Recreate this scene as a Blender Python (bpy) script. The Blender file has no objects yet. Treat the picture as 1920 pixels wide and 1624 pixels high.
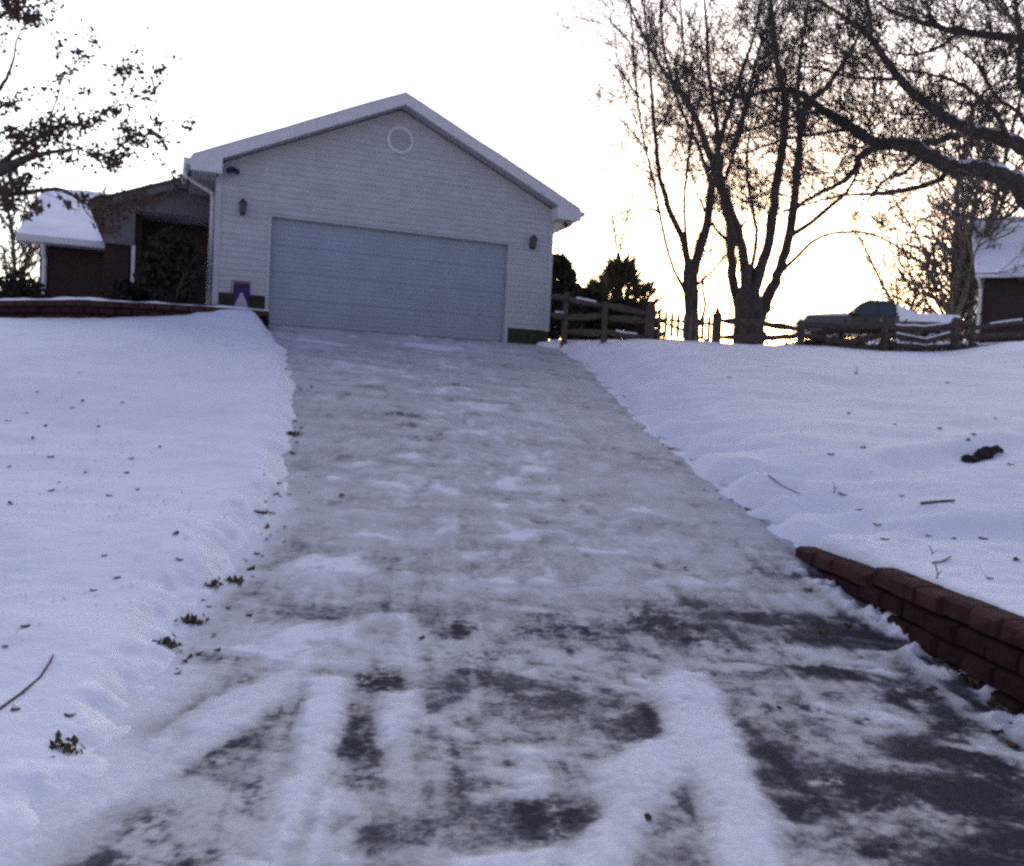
import bpy, math, random
import numpy as np
from mathutils import Vector, Matrix

random.seed(7)
RNG = np.random.default_rng(11)
SC = bpy.context.scene
COL = SC.collection
R = math.radians

# ------------------------------------------------------------------ camera
EYE = 1.5
F_PX = 1650.0
PITCH = R(2.0)      # looking slightly down
ROLL = R(2.73)      # hand-held tilt
fwd = np.array([0, math.cos(PITCH), -math.sin(PITCH)])
up0 = np.array([0, math.sin(PITCH), math.cos(PITCH)])
rt0 = np.array([1.0, 0, 0])
cx_ = rt0 * math.cos(ROLL) + up0 * math.sin(ROLL)
cu_ = -rt0 * math.sin(ROLL) + up0 * math.cos(ROLL)


def ray(px, py):
    d = fwd + cx_ * (px - 960) / F_PX - cu_ * (py - 812) / F_PX
    return d / d[1]


def P(px, py, Y):
    """World point at depth Y seen in direction of photo position (px, py)."""
    d = ray(px, py) * Y
    return Vector((d[0], d[1], d[2] + EYE))


cam = bpy.data.cameras.new('camera')
cam_o = bpy.data.objects.new('camera', cam)
COL.objects.link(cam_o)
cam.sensor_width = 36
cam.lens = 36 * F_PX / 1920
cam.clip_start = 0.05
cam.clip_end = 5000
M = Matrix((cx_, cu_, -fwd)).transposed().to_4x4()
M.translation = Vector((0, 0, EYE))
cam_o.matrix_world = M
SC.camera = cam_o

# ------------------------------------------------------------------ noise (numpy)


def _h(ix, iy, s):
    h = (ix.astype(np.int64) * 374761393 + iy.astype(np.int64) * 668265263 + s * 974634773) & 0xFFFFFFFF
    h = ((h ^ (h >> 13)) * 1274126177) & 0xFFFFFFFF
    h = h ^ (h >> 16)
    return (h & 0xFFFF) / 65535.0


def vn(x, y, s=0):
    x = np.asarray(x, float); y = np.asarray(y, float)
    ix = np.floor(x); iy = np.floor(y)
    fx = x - ix; fy = y - iy
    fx = fx * fx * (3 - 2 * fx); fy = fy * fy * (3 - 2 * fy)
    a = _h(ix, iy, s); b = _h(ix + 1, iy, s); c = _h(ix, iy + 1, s); d = _h(ix + 1, iy + 1, s)
    return (a * (1 - fx) + b * fx) * (1 - fy) + (c * (1 - fx) + d * fx) * fy


def fbm(x, y, s=0, o=4, g=.5):
    v = 0; a = 1; t = 0
    for k in range(o):
        v = v + a * (vn(x * 2 ** k + 17.3 * k, y * 2 ** k - 9.1 * k, s + k) - .5); t += a; a *= g
    return v / t * 2       # about -1..1


def sst(a, b, x):
    t = np.clip((np.asarray(x, float) - a) / (b - a), 0, 1)
    return t * t * (3 - 2 * t)


# ------------------------------------------------------------------ materials


def mat(name, col, rough=.8, var=.0, vscale=6., bump=0., bscale=30., spec=.3, metal=0., stretch=(1, 1, 1), col2=None, detail=4):
    m = bpy.data.materials.new(name)
    m.use_nodes = True
    nt = m.node_tree; n = nt.nodes; l = nt.links
    b = n['Principled BSDF']
    b.inputs['Base Color'].default_value = (*col, 1)
    b.inputs['Roughness'].default_value = rough
    b.inputs['Specular IOR Level'].default_value = spec
    b.inputs['Metallic'].default_value = metal
    if var or bump or col2:
        tc = n.new('ShaderNodeTexCoord'); mp = n.new('ShaderNodeMapping')
        mp.inputs['Scale'].default_value = stretch
        l.new(tc.outputs['Object'], mp.inputs['Vector'])
    if var or col2:
        nz = n.new('ShaderNodeTexNoise'); nz.inputs['Scale'].default_value = vscale; nz.inputs['Detail'].default_value = detail
        l.new(mp.outputs['Vector'], nz.inputs['Vector'])
        rp = n.new('ShaderNodeValToRGB')
        c2 = col2 or tuple(min(1, c * (1 + var)) for c in col)
        c1 = col if col2 else tuple(c * (1 - var) for c in col)
        rp.color_ramp.elements[0].position = .32; rp.color_ramp.elements[1].position = .68
        rp.color_ramp.elements[0].color = (*c1, 1); rp.color_ramp.elements[1].color = (*c2, 1)
        l.new(nz.outputs['Fac'], rp.inputs['Fac'])
        l.new(rp.outputs['Color'], b.inputs['Base Color'])
    if bump:
        nb = n.new('ShaderNodeTexNoise'); nb.inputs['Scale'].default_value = bscale; nb.inputs['Detail'].default_value = 5
        l.new(mp.outputs['Vector'], nb.inputs['Vector'])
        bp = n.new('ShaderNodeBump'); bp.inputs['Strength'].default_value = bump; bp.inputs['Distance'].default_value = .02
        l.new(nb.outputs['Fac'], bp.inputs['Height'])
        l.new(bp.outputs['Normal'], b.inputs['Normal'])
    return m


M_SNOW = mat('snow', (.80, .80, .83), .75, .05, 3.0, .5, 22., .2, col2=(.86, .86, .88))
M_SNOWCAP = mat('snow_cap', (.84, .84, .86), .8, .03, 5., .3, 20., .2)
M_SIDING = mat('vinyl_siding', (.425, .435, .45), .55, .06, 2.5, .0, spec=.3, stretch=(1, 1, 3))
M_TRIM = mat('white_trim', (.60, .60, .61), .5, .05, 4., spec=.3)
M_DOOR = mat('door_paint', (.275, .322, .380), .45, .07, 1.6, .03, 200., spec=.35)
M_VENT = mat('vent_ring', (.56, .56, .60), .5, .05, 4.)
M_FOUND = mat('foundation', (.035, .035, .02), .9, .4, 9., .5, 40.)
M_ROOF = mat('shingles', (.07, .065, .065), .9, .35, 14., .5, 60.)
M_SOFFIT = mat('soffit', (.36, .35, .36), .7, .06, 3.)
M_LAMP = mat('lantern_black', (.02, .018, .02), .4, .2, 20., spec=.5)
M_GLASS = mat('lantern_glass', (.10, .09, .10), .15, .1, 9., spec=.6)
M_WOOD = mat('weathered_rail', (.088, .068, .056), .9, .45, 10., .7, 30., stretch=(1, 3, 3))
M_BARK = mat('bark', (.066, .055, .048), .95, .5, 8., .8, 25., stretch=(2, 2, .6))
M_BARK2 = mat('bark_brown', (.060, .046, .038), .95, .5, 8., .6, 25., stretch=(2, 2, .6))
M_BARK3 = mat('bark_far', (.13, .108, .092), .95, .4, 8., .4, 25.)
M_LEAF = mat('dead_leaf', (.055, .036, .028), .85, .5, 5., spec=.15, col2=(.10, .058, .042))
M_LEAF2 = mat('litter_leaf', (.045, .028, .018), .85, .5, 25., spec=.15, col2=(.10, .045, .022))
M_EVER = mat('evergreen', (.016, .017, .012), .85, .6, 7., spec=.2, col2=(.036, .034, .022))
M_PINE = mat('pine_needles', (.045, .045, .028), .85, .5, 5., spec=.2, col2=(.095, .085, .055))
M_ARB = mat('cedar_green', (.026, .026, .017), .85, .5, 6., spec=.2, col2=(.055, .048, .032))
M_GRASS = mat('dead_grass', (.07, .05, .028), .9, .5, 20., col2=(.13, .10, .05))
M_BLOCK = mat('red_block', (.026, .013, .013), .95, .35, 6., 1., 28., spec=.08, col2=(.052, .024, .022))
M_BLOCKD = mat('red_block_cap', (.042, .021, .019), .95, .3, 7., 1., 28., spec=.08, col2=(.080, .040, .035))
M_FLAGP = mat('flag_purple', (.032, .020, .085), .8, .25, 8.)
M_FLAGW = mat('flag_white', (.34, .31, .38), .85, .06, 8.)
M_FLAGR = mat('flag_red', (.22, .05, .10), .85, .1, 8.)
M_BODY = mat('truck_silver', (.050, .052, .058), .35, .08, 1.5, spec=.5, metal=.2)
M_DARKP = mat('truck_dark', (.012, .013, .015), .35, .2, 3., spec=.5)
M_WIN = mat('truck_glass', (.016, .024, .020), .12, .1, 2., spec=.6)
M_TYRE = mat('tyre', (.014, .014, .014), .9, .2, 20.)
M_RIM = mat('rim', (.35, .35, .36), .35, .1, 9., metal=.7)
M_RED = mat('tail_lens', (.33, .03, .03), .3, .1, 9., spec=.6)
M_LENS = mat('head_lens', (.5, .5, .5), .15, .1, 9., spec=.7)
M_STONE = mat('dark_log', (.02, .016, .014), .95, .4, 12., .8, 30.)
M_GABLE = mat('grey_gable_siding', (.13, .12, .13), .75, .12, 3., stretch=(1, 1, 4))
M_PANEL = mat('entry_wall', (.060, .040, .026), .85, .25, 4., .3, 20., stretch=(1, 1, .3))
M_UNDER = mat('leaf_litter', (.035, .024, .018), .95, .5, 4., .6, 20.)
for _m in (M_SNOW, M_SNOWCAP):
    _m.node_tree.nodes['Principled BSDF'].inputs['Sheen Weight'].default_value = .0


def brick_mat(name, c1, c2, mortar, axis):
    m = bpy.data.materials.new(name); m.use_nodes = True
    nt = m.node_tree; n = nt.nodes; l = nt.links; b = n['Principled BSDF']
    g = n.new('ShaderNodeNewGeometry')
    dt = n.new('ShaderNodeVectorMath'); dt.operation = 'DOT_PRODUCT'; dt.inputs[1].default_value = axis
    sp = n.new('ShaderNodeSeparateXYZ'); cb = n.new('ShaderNodeCombineXYZ')
    l.new(g.outputs['Position'], dt.inputs[0]); l.new(g.outputs['Position'], sp.inputs[0])
    l.new(dt.outputs['Value'], cb.inputs['X']); l.new(sp.outputs['Z'], cb.inputs['Y'])
    br = n.new('ShaderNodeTexBrick')
    br.inputs['Color1'].default_value = (*c1, 1); br.inputs['Color2'].default_value = (*c2, 1); br.inputs['Mortar'].default_value = (*mortar, 1)
    br.inputs['Scale'].default_value = 1.; br.inputs['Brick Width'].default_value = .21; br.inputs['Row Height'].default_value = .075
    br.inputs['Mortar Size'].default_value = .008
    l.new(cb.outputs[0], br.inputs['Vector'])
    nz = n.new('ShaderNodeTexNoise'); nz.inputs['Scale'].default_value = 3
    mx = n.new('ShaderNodeMix'); mx.data_type = 'RGBA'; mx.blend_type = 'MULTIPLY'; mx.inputs[0].default_value = .6
    l.new(br.outputs['Color'], mx.inputs[6]); l.new(nz.outputs['Color'], mx.inputs[7])
    l.new(mx.outputs[2], b.inputs['Base Color'])
    b.inputs['Roughness'].default_value = .9
    return m


YAW = R(21.7)
UX = Vector((math.cos(YAW), math.sin(YAW), 0)); NV = Vector((math.sin(YAW), -math.cos(YAW), 0))
GC = Vector((-2.6486, 18.7176, 2.857))
M_BRICK = brick_mat('house_brick', (.050, .018, .015), (.034, .013, .011), (.05, .036, .032), UX)
M_BRICK2 = brick_mat('neighbour_brick', (.050, .024, .018), (.034, .018, .015), (.05, .042, .037), Vector((.93, -.37, 0)))

# ------------------------------------------------------------------ object helpers
ORG = {}


def thing(name, label, cat, loc, group=None):
    o = bpy.data.objects.new(name, None)
    o.empty_display_size = .1
    COL.objects.link(o); o.location = loc
    o['label'] = label; o['category'] = cat
    if group: o['group'] = group
    ORG[o.name] = Vector(loc)
    return o


def tag(o, label=None, cat=None, group=None, kind=None):
    if label: o['label'] = label
    if cat: o['category'] = cat
    if group: o['group'] = group
    if kind: o['kind'] = kind
    return o


class MB:
    def __init__(s):
        s.v = []; s.f = []; s.mi = []

    def add(s, vs, fs, mi=0):
        b = len(s.v)
        s.v.extend(tuple(v) for v in vs)
        for f in fs:
            s.f.append(tuple(i + b for i in f)); s.mi.append(mi)

    def quad(s, a, b, c, d, mi=0):
        s.add((a, b, c, d), ((0, 1, 2, 3),), mi)

    def hexa(s, p, mi=0):
        # p: 8 points, bottom ring 0-3, top ring 4-7
        s.add(p, ((3, 2, 1, 0), (4, 5, 6, 7), (0, 1, 5, 4), (1, 2, 6, 5), (2, 3, 7, 6), (3, 0, 4, 7)), mi)

    def box(s, o, ax, ay, az, x0, x1, y0, y1, z0, z1, mi=0):
        q = lambda x, y, z: o + ax * x + ay * y + az * z
        s.hexa([q(x0, y0, z0), q(x1, y0, z0), q(x1, y1, z0), q(x0, y1, z0), q(x0, y0, z1), q(x1, y0, z1), q(x1, y1, z1), q(x0, y1, z1)], mi)

    def tube(s, pts, rad, n=6, mi=0, cap=True, jag=0.):
        pts = [Vector(p) for p in pts]
        k = len(pts); b = len(s.v)
        t0 = (pts[1] - pts[0]).normalized()
        a = t0.orthogonal().normalized()
        for i, p in enumerate(pts):
            if i == 0: t = t0
            elif i == k - 1: t = (pts[i] - pts[i - 1]).normalized()
            else: t = (pts[i + 1] - pts[i - 1]).normalized()
            a = a - t * a.dot(t)
            if a.length < 1e-6: a = t.orthogonal()
            a.normalize(); c = t.cross(a)
            r = rad[i] if not isinstance(rad, (int, float)) else rad
            for j in range(n):
                th = 2 * math.pi * j / n
                rr = r * (1 + random.uniform(-jag, jag)) if jag else r
                s.v.append(tuple(p + a * (rr * math.cos(th)) + c * (rr * math.sin(th))))
        for i in range(k - 1):
            for j in range(n):
                j2 = (j + 1) % n
                s.f.append((b + i * n + j, b + i * n + j2, b + (i + 1) * n + j2, b + (i + 1) * n + j)); s.mi.append(mi)
        if cap:
            s.f.append(tuple(b + j for j in reversed(range(n)))); s.mi.append(mi)
            s.f.append(tuple(b + (k - 1) * n + j for j in range(n))); s.mi.append(mi)

    def build(s, name, mats, parent=None, smooth=False, bevel=0., origin=None):
        if not isinstance(mats, (list, tuple)): mats = [mats]
        me = bpy.data.meshes.new(name)
        off = Vector((0, 0, 0))
        if parent is not None: off = ORG[parent.name]
        elif origin is not None: off = Vector(origin)
        me.from_pydata([(x - off.x, y - off.y, z - off.z) for x, y, z in s.v], [], s.f)
        for m in mats: me.materials.append(m)
        if len(mats) > 1: me.polygons.foreach_set('material_index', s.mi)
        if smooth: me.polygons.foreach_set('use_smooth', [True] * len(me.polygons))
        o = bpy.data.objects.new(name, me); COL.objects.link(o)
        if parent is not None: o.parent = parent
        elif origin is not None: o.location = origin
        ORG[o.name] = off
        if bevel:
            b = o.modifiers.new('bevel', 'BEVEL'); b.width = bevel; b.segments = 2; b.limit_method = 'ANGLE'
        return o


XA, YA, ZA = Vector((1, 0, 0)), Vector((0, 1, 0)), Vector((0, 0, 1))

# ------------------------------------------------------------------ terrain shape
_yy = np.linspace(-40, 80, 2401)
_pc = np.interp(_yy, [-40, 0, 3, 4.4, 5.7, 7.2, 9.3, 12.5, 17.3, 20, 80], [-.9, -.1, -.05, -.04, .06, .27, .68, 1.42, 2.48, 2.9, 2.9])
_k = np.hanning(41); _k /= _k.sum()
_pc = np.convolve(np.pad(_pc, 20, mode='edge'), _k, 'valid')
_pr = np.interp(_yy, [-40, 0, 3, 4.7, 7.2, 9.3, 12.5, 16, 18.6, 21, 28, 36, 60, 80], [-.6, .3, .42, .44, .47, .86, 1.55, 2.33, 2.80, 2.98, 3.2, 3.5, 3.7, 3.5])
_pr = np.convolve(np.pad(_pr, 20, mode='edge'), _k, 'valid')


def gdist(x, y):        # distance in front of the garage front
    return NV.x * (x - GC.x) + NV.y * (y - GC.y)


def drive(x, y):
    x = np.asarray(x, float); y = np.asarray(y, float)
    a = np.interp(y, _yy, _pc)
    d = np.maximum(gdist(np.clip(x, -6, 3), y), 0)
    b = GC.z - .03 - .212 * d
    w = sst(9, 15, y)
    return a * (1 - w) + b * w


def hit(px, py, fn=None):
    fn = fn or drive
    d = ray(px, py)
    Y = np.linspace(1.5, 30, 2000)
    g = fn(d[0] * Y, Y) - (EYE + d[2] * Y)
    i = np.argmax(g > 0)
    if i == 0: i = len(Y) - 1
    t = Y[i - 1] + (Y[i] - Y[i - 1]) * (0 - g[i - 1]) / (g[i] - g[i - 1] + 1e-12)
    return np.array([d[0] * t, t, EYE + d[2] * t])


_L = [hit(*q) for q in ((100, 1560), (215, 1400), (280, 1280), (345, 1180), (440, 1060), (490, 985), (528, 900), (556, 800), (556, 735), (535, 660))]
_Rr = [hit(*q) for q in ((1920, 1342), (1760, 1235), (1620, 1130), (1500, 1042), (1420, 975), (1330, 905), (1230, 820), (1160, 755), (1110, 700), (1060, 655))]
LY = [-40, 0, 2] + [q[1] for q in _L] + [17.6, 30]
LX = [-1.7, -1.6, -1.6] + [q[0] for q in _L] + [GC.x - UX.x * 2.62, GC.x - UX.x * 2.62]
RY = [-40, 3.5] + [q[1] for q in _Rr] + [19.4, 30]
RX = [3.0, 2.85] + [q[0] for q in _Rr] + [.40, .40]
print('L', [(round(a, 2), round(b, 2)) for a, b in zip(LX, LY)])
print('R', [(round(a, 2), round(b, 2)) for a, b in zip(RX, RY)])
_k2 = np.hanning(17); _k2 /= _k2.sum()
_xl = np.convolve(np.pad(np.interp(_yy, LY, LX), 8, mode='edge'), _k2, 'valid')
_xr = np.convolve(np.pad(np.interp(_yy, RY, RX), 8, mode='edge'), _k2, 'valid')


def XL(y): return np.interp(y, _yy, _xl)
def XR(y): return np.interp(y, _yy, _xr)


WALL_END = 7.35     # the low block wall runs from behind the camera up to here


def far_ground(x, y):
    z = np.interp(y, _yy, _pr)
    z = np.where(y > 60, 3.7 - (y - 60) * .012, z)
    z = z + 1.15 * sst(6, 13, x) * sst(25, 33, y) * (1 - sst(70, 120, y))
    return z


def lawn_right(x, y):
    x = np.asarray(x, float); y = np.asarray(y, float)
    z = far_ground(x, y)
    z = z + .34 * sst(8.8, 11.2, x) * sst(11, 17.5, y) * (1 - sst(19, 21, y))
    # a shallow swale with a lip running across the right lawn
    c = 8.4 + (x - 2.6) * .62
    z = z + .07 * np.exp(-((y - c - .35) / .22) ** 2) * sst(3.2, 4.5, x) - .05 * np.exp(-((y - c + .15) / .3) ** 2) * sst(3.2, 4.5, x)
    return z


def snow_z(x, y):
    x = np.asarray(x, float); y = np.asarray(y, float)
    xl = XL(y); xr = XR(y)
    # ragged edges left by a shovel
    wob = .10 * fbm(y * 1.1, y * 0 + 3, 5, 3) + .05 * fbm(x * 5, y * 5, 6, 2)
    ribs = np.abs(vn(y * 3.4 + 1.2 * (x - xr), x * .8, 9) - .5) * 2
    ribs2 = np.abs(vn(y * 2.2 - .8 * (x - xl), x * .9, 19) - .5) * 2
    dl = (xl + wob) - x + .08 * (ribs2 - .5) * sst(4, 6, y)
    dr = x - (xr + wob * .7) + .13 * (ribs - .5)
    p = drive(x, y)
    und = .045 * fbm(x * .45, y * .45, 31, 3) + .022 * fbm(x * 1.3, y * 2.6, 32, 3) + .014 * fbm(x * 3.1, y * 3.1, 33, 3)
    rough = .013 * fbm(x * 4.6, y * 6.2, 34, 3) + .006 * fbm(x * 13, y * 13, 35, 2)
    # left lawn
    hb = .14 + .06 * fbm(y * .7, x * .7, 41, 2)
    hb = hb * (.45 + .55 * sst(3.5, 6.5, y)) + .16 * sst(14.5, 17, y) * (1 - sst(.2, 2.5, dl - .0))
    zl = p + hb * sst(-.02, .30, dl) + und * sst(.1, 1, dl) + rough - .12 * (1 - sst(-.08, .0, dl))
    zl = zl - .27 * sst(1.2, 5.5, dl) * sst(11, 16, y)
    hump = np.exp(-((dl - .55) / .35) ** 2) * .05 * (fbm(y * .9, 0 * y + 7, 43, 2) + .4)
    zl = zl + hump * sst(3.5, 5, y) + .055 * fbm(x * 8, y * 8, 45, 3) * np.exp(-((dl - .12) / .16) ** 2)
    # right lawn
    lr = lawn_right(x, y)
    wl = 1 - sst(WALL_END - .15, WALL_END + .25, y)       # 1 along the wall
    blend = sst(0, 1.6, dr) * (1 - wl) + sst(.10, .16, x - xr) * wl
    hb2 = (.17 + .06 * fbm(y * .8, x * .5, 47, 2)) * sst(-.02, .32, dr) * (1 - wl) + .045 * wl * sst(.1, .3, x - xr) * (.7 + .8 * fbm(x * 4, y * 4, 51, 3))
    hb2 = hb2 + .20 * (ribs - .6) * sst(.0, .15, dr) * (1 - sst(.45, .95, dr)) * (1 - wl)
    hb2 = hb2 + .04 * fbm(x * 8, y * 8, 46, 3) * np.exp(-((dr - .12) / .16) ** 2) * (1 - wl)
    zr = p * (1 - blend) + lr * blend + hb2 + und * sst(.1, 1, dr) + rough - .12 * (1 - sst(-.08, .0, dr)) * (1 - wl) - .12 * (1 - sst(.08, .14, x - xr)) * wl
    mid = .5 * (xl + xr)
    z = np.where(x < mid, zl, zr)
    # mounds each side of the garage door
    def mound(z, mx, my, r, h):
        return z + h * np.exp(-(((x - mx) ** 2 + (y - my) ** 2) / r ** 2)) * ((dl > -.1) | (dr > -.1))
    q = GC + UX * 3.35 + NV * .75
    z = mound(z, q.x, q.y, .55, .20)
    q = GC - UX * 2.95 + NV * .55
    z = mound(z, q.x, q.y, .7, .06)
    # beyond the garage front the ground simply levels out
    g = gdist(x, y)
    back = sst(0, 1.5, -g) * sst(17, 18, y)
    zb = np.where(x > 0, far_ground(x, y) + .05, np.minimum(far_ground(x, y), 2.95))
    z = z * (1 - back) + zb * back
    far = sst(19.0, 21, y)
    z = z * (1 - far) + (far_ground(x, y) + und) * far
    return z


def mesh_grid(name, X, Y, Z, material, attrs=None, mask=None):
    nr, nc = X.shape
    co = np.stack([X, Y, Z], -1).reshape(-1, 3)
    i = np.arange(nr * nc).reshape(nr, nc)
    q = np.stack([i[:-1, :-1], i[:-1, 1:], i[1:, 1:], i[1:, :-1]], -1).reshape(-1, 4)
    if mask is not None:
        keep = mask.reshape(-1)
        q = q[keep[q].all(1)]
        used = np.unique(q); rm = np.full(nr * nc, -1); rm[used] = np.arange(len(used))
        q = rm[q]; co = co[used]
        if attrs: attrs = {k: v.reshape(-1)[used] for k, v in attrs.items()}
    me = bpy.data.meshes.new(name)
    me.vertices.add(len(co)); me.vertices.foreach_set('co', co.ravel())
    me.loops.add(q.size); me.loops.foreach_set('vertex_index', q.ravel().astype(np.int32))
    me.polygons.add(len(q)); me.polygons.foreach_set('loop_start', np.arange(0, q.size, 4, dtype=np.int32))
    me.polygons.foreach_set('use_smooth', np.ones(len(q), bool))
    me.update(calc_edges=True)
    if attrs:
        for k, v in attrs.items():
            a = me.attributes.new(k, 'FLOAT', 'POINT'); a.data.foreach_set('value', np.ascontiguousarray(v.ravel(), dtype=np.float32))
    me.materials.append(material)
    o = bpy.data.objects.new(name, me); COL.objects.link(o)
    return o


def spaced(segs):
    out = [segs[0][0]]
    for a, b, s in segs:
        n = max(1, int(round((b - a) / s)))
        out += list(a + (b - a) * (np.arange(1, n + 1) / n))
    return np.array(out)


def growing(start, end, s0, g):
    o = []; s = s0; v = start
    while v < end:
        v += s; s *= g; o.append(v)
    return o


rows = np.concatenate([-np.array(growing(-1.5, 60, .5, 1.3))[::-1], spaced([(2, 9, .035), (9, 20, .06)]), growing(20, 1500, .15, 1.12)])
offs = np.array([.02 * i for i in range(40)] + growing(.78, 1500, .03, 1.06))
ins = np.linspace(0, 1, 14)[1:-1]
XLr = XL(rows)[:, None]; XRr = XR(rows)[:, None]
Xg = np.concatenate([XLr + .18 - offs[::-1][None, :], (XLr + .2) * (1 - ins) + (XRr - .2) * ins, XRr - .18 + offs[None, :]], 1)
Yg = np.repeat(rows[:, None], Xg.shape[1], 1)
Zg = snow_z(Xg, Yg)
o = mesh_grid('snowy_ground', Xg, Yg, Zg, M_SNOW); o['kind'] = 'structure'

# ------------------------------------------------------------------ driveway (thin trodden snow over concrete)


def strip(x, y, pts, soft=.45):
    """Soft-edged band along photo positions put onto the driveway: (px, py, half width px)."""
    best = np.full(x.shape, -9.)
    W = [(hit(a, b), c) for a, b, c in pts]
    for (p, c), (q, e) in zip(W, W[1:]):
        a = p[:2]; d = q[:2] - a
        t = np.clip(((x - a[0]) * d[0] + (y - a[1]) * d[1]) / (d @ d), 0, 1)
        r = (c * p[1] * (1 - t) + e * q[1] * t) / F_PX
        dist = np.hypot(x - a[0] - d[0] * t, y - a[1] - d[1] * t)
        best = np.maximum(best, 1 - dist / r)
    return best


def patch(x, y, px, py, rx, ry):
    c = hit(px, py); a = hit(px, py - ry); b = hit(px, py + ry)
    RX_ = rx * c[1] / F_PX; RY_ = max(.04, (a[1] - b[1]) / 2)
    return 1 - np.hypot((x - c[0]) / RX_, (y - c[1]) / RY_)


drows = np.concatenate([-np.array(growing(-1.4, 60, .4, 1.3))[::-1], spaced([(1.9, 5, .014), (5, 9, .022), (9, 20.2, .045)])])
tc_ = np.linspace(0, 1, 300)
dXL = XL(drows)[:, None] - .25; dXR = XR(drows)[:, None] + .12
DX = dXL * (1 - tc_) + dXR * tc_
DY = np.repeat(drows[:, None], DX.shape[1], 1)
base = drive(DX, DY)
wx = DX + .10 * fbm(DX * 3, DY * 3, 61, 3); wy = DY + .16 * fbm(DX * 3, DY * 3, 62, 3)
n4 = fbm(DX * 17, DY * 17, 69, 3, .7)
wx2 = DX + .22 * fbm(DX * 2.4, DY * 2.4, 67, 4); wy2 = DY + .34 * fbm(DX * 2.4, DY * 2.4, 68, 4)
n1 = fbm(DX * 1.3, DY * 1.3, 63, 5)
n2 = fbm(DX * 3.1, DY * 2.6, 64, 4)
n3 = fbm(DX * 7, DY * 7, 65, 4, .6)
nstreak = fbm(DX * .9, DY * 4.5, 66, 4)
n5 = fbm(DX * 34, DY * 34, 70, 2, .7)
cov = .52 + .08 * n1 + .09 * n3 + .15 * nstreak + .08 * n4
mid = .5 * (XL(DY) + XR(DY))
lat = (DX - mid) / (.5 * (XR(DY) - XL(DY)))
# worn centre: soft patches of packed snow pulled across by the shovel
band = np.exp(-((lat + .05) / .6) ** 2)
ns2 = fbm(wx * 2.8, wy * 3.0, 72, 4)
ns3 = fbm(wx * 3.4, wy * 4.0, 73, 4)
cov += band * (.40 * sst(.14, .55, ns2 + .25 * n3) - .18 * sst(.30, .75, -ns3)) * sst(4.6, 7.5, DY)
cov += (1 - band) * .18 * sst(.25, .7, ns3) * sst(5, 8, DY)
# nearer to the camera smeared snow and bare speckled ground alternate
near = 1 - sst(4.0, 9.5, DY + 1.0 * n1 + .5 * n2)
nsm = fbm(wx2 * 1.1, wy2 * 2.2, 74, 5)
cov += near * (.30 * sst(.05, .5, nsm + .3 * n3) - .22 * sst(.0, .5, -nsm + .3 * n3 - .3 * n4))
wet = sst(.30, .85, lat + .12 * n1) * (1 - sst(4.2, 8.0, DY + .9 * n1))
cov -= wet * (.08 + .30 * sst(-.05, .45, fbm(wx * 1.5, wy * 3.2, 75, 5)))
cov += wet * .36 * sst(.12, .45, fbm(wx2 * 1.8 + wy2 * .8, wy2 * 3.6, 76, 5))
drk = np.zeros(DX.shape)
for q in ((1640, 1490, 95, 30), (1760, 1480, 130, 30), (1560, 1455, 60, 14), (1820, 1565, 110, 40), (1600, 1340, 70, 16), (1560, 1258, 70, 16), (1690, 1590, 80, 22), (1780, 1300, 70, 50), (1850, 1425, 100, 26), (1740, 1240, 60, 18),
          (1225, 1160, 90, 18), (1060, 1190, 100, 14), (1000, 1530, 85, 60), (900, 1242, 95, 22), (720, 1272, 45, 22), (675, 1400, 45, 70), (430, 1412, 40, 28), (390, 1590, 110, 44), (180, 1600, 90, 34), (250, 1530, 60, 30),
          (520, 1148, 24, 14), (1510, 1078, 45, 9), (750, 775, 30, 6), (760, 800, 25, 5), (560, 1300, 26, 40), (480, 1470, 40, 40), (640, 740, 20, 4), (1480, 1480, 40, 14), (860, 1170, 40, 10), (320, 1330, 60, 22), (210, 1385, 50, 22),
          (1290, 1205, 40, 8), (1410, 1160, 40, 8), (400, 1240, 60, 14), (620, 1150, 40, 8), (700, 730, 40, 5), (860, 722, 30, 4)):
    drk = np.maximum(drk, sst(-.30, .75, patch(wx2, wy2, *q) + .55 * n3 + .25 * n2))
cov -= .40 * drk * (.56 + .75 * n4 + .65 * n5)
for q in ((820, 992, 24, 14), (690, 872, 44, 8), (832, 916, 44, 10), (1020, 885, 40, 8), (1030, 1080, 50, 14), (1200, 965, 40, 7), (930, 1080, 60, 9), (640, 1062, 90, 14), (1120, 1040, 90, 9), (760, 1170, 60, 20),
          (560, 1195, 90, 26), (866, 1385, 46, 22), (960, 1470, 90, 16), (1300, 1090, 110, 10), (700, 1010, 50, 8), (640, 900, 40, 6), (1090, 945, 50, 7), (1620, 1330, 80, 10), (1530, 1450, 60, 9), (1400, 1255, 80, 12),
          (720, 905, 50, 7), (760, 850, 40, 6), (990, 860, 50, 6), (860, 760, 50, 5), (1130, 790, 40, 5), (700, 690, 70, 6), (820, 650, 80, 5), (600, 1060, 60, 12), (1640, 1250, 70, 12), (1050, 1150, 60, 10), (1850, 1395, 70, 16), (790, 650, 60, 4), (590, 640, 60, 4), (1180, 1290, 60, 14)):
    cov += .40 * sst(-.25, .85, patch(wx2, wy2, *q) + .45 * n3 + .2 * n2)
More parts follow.
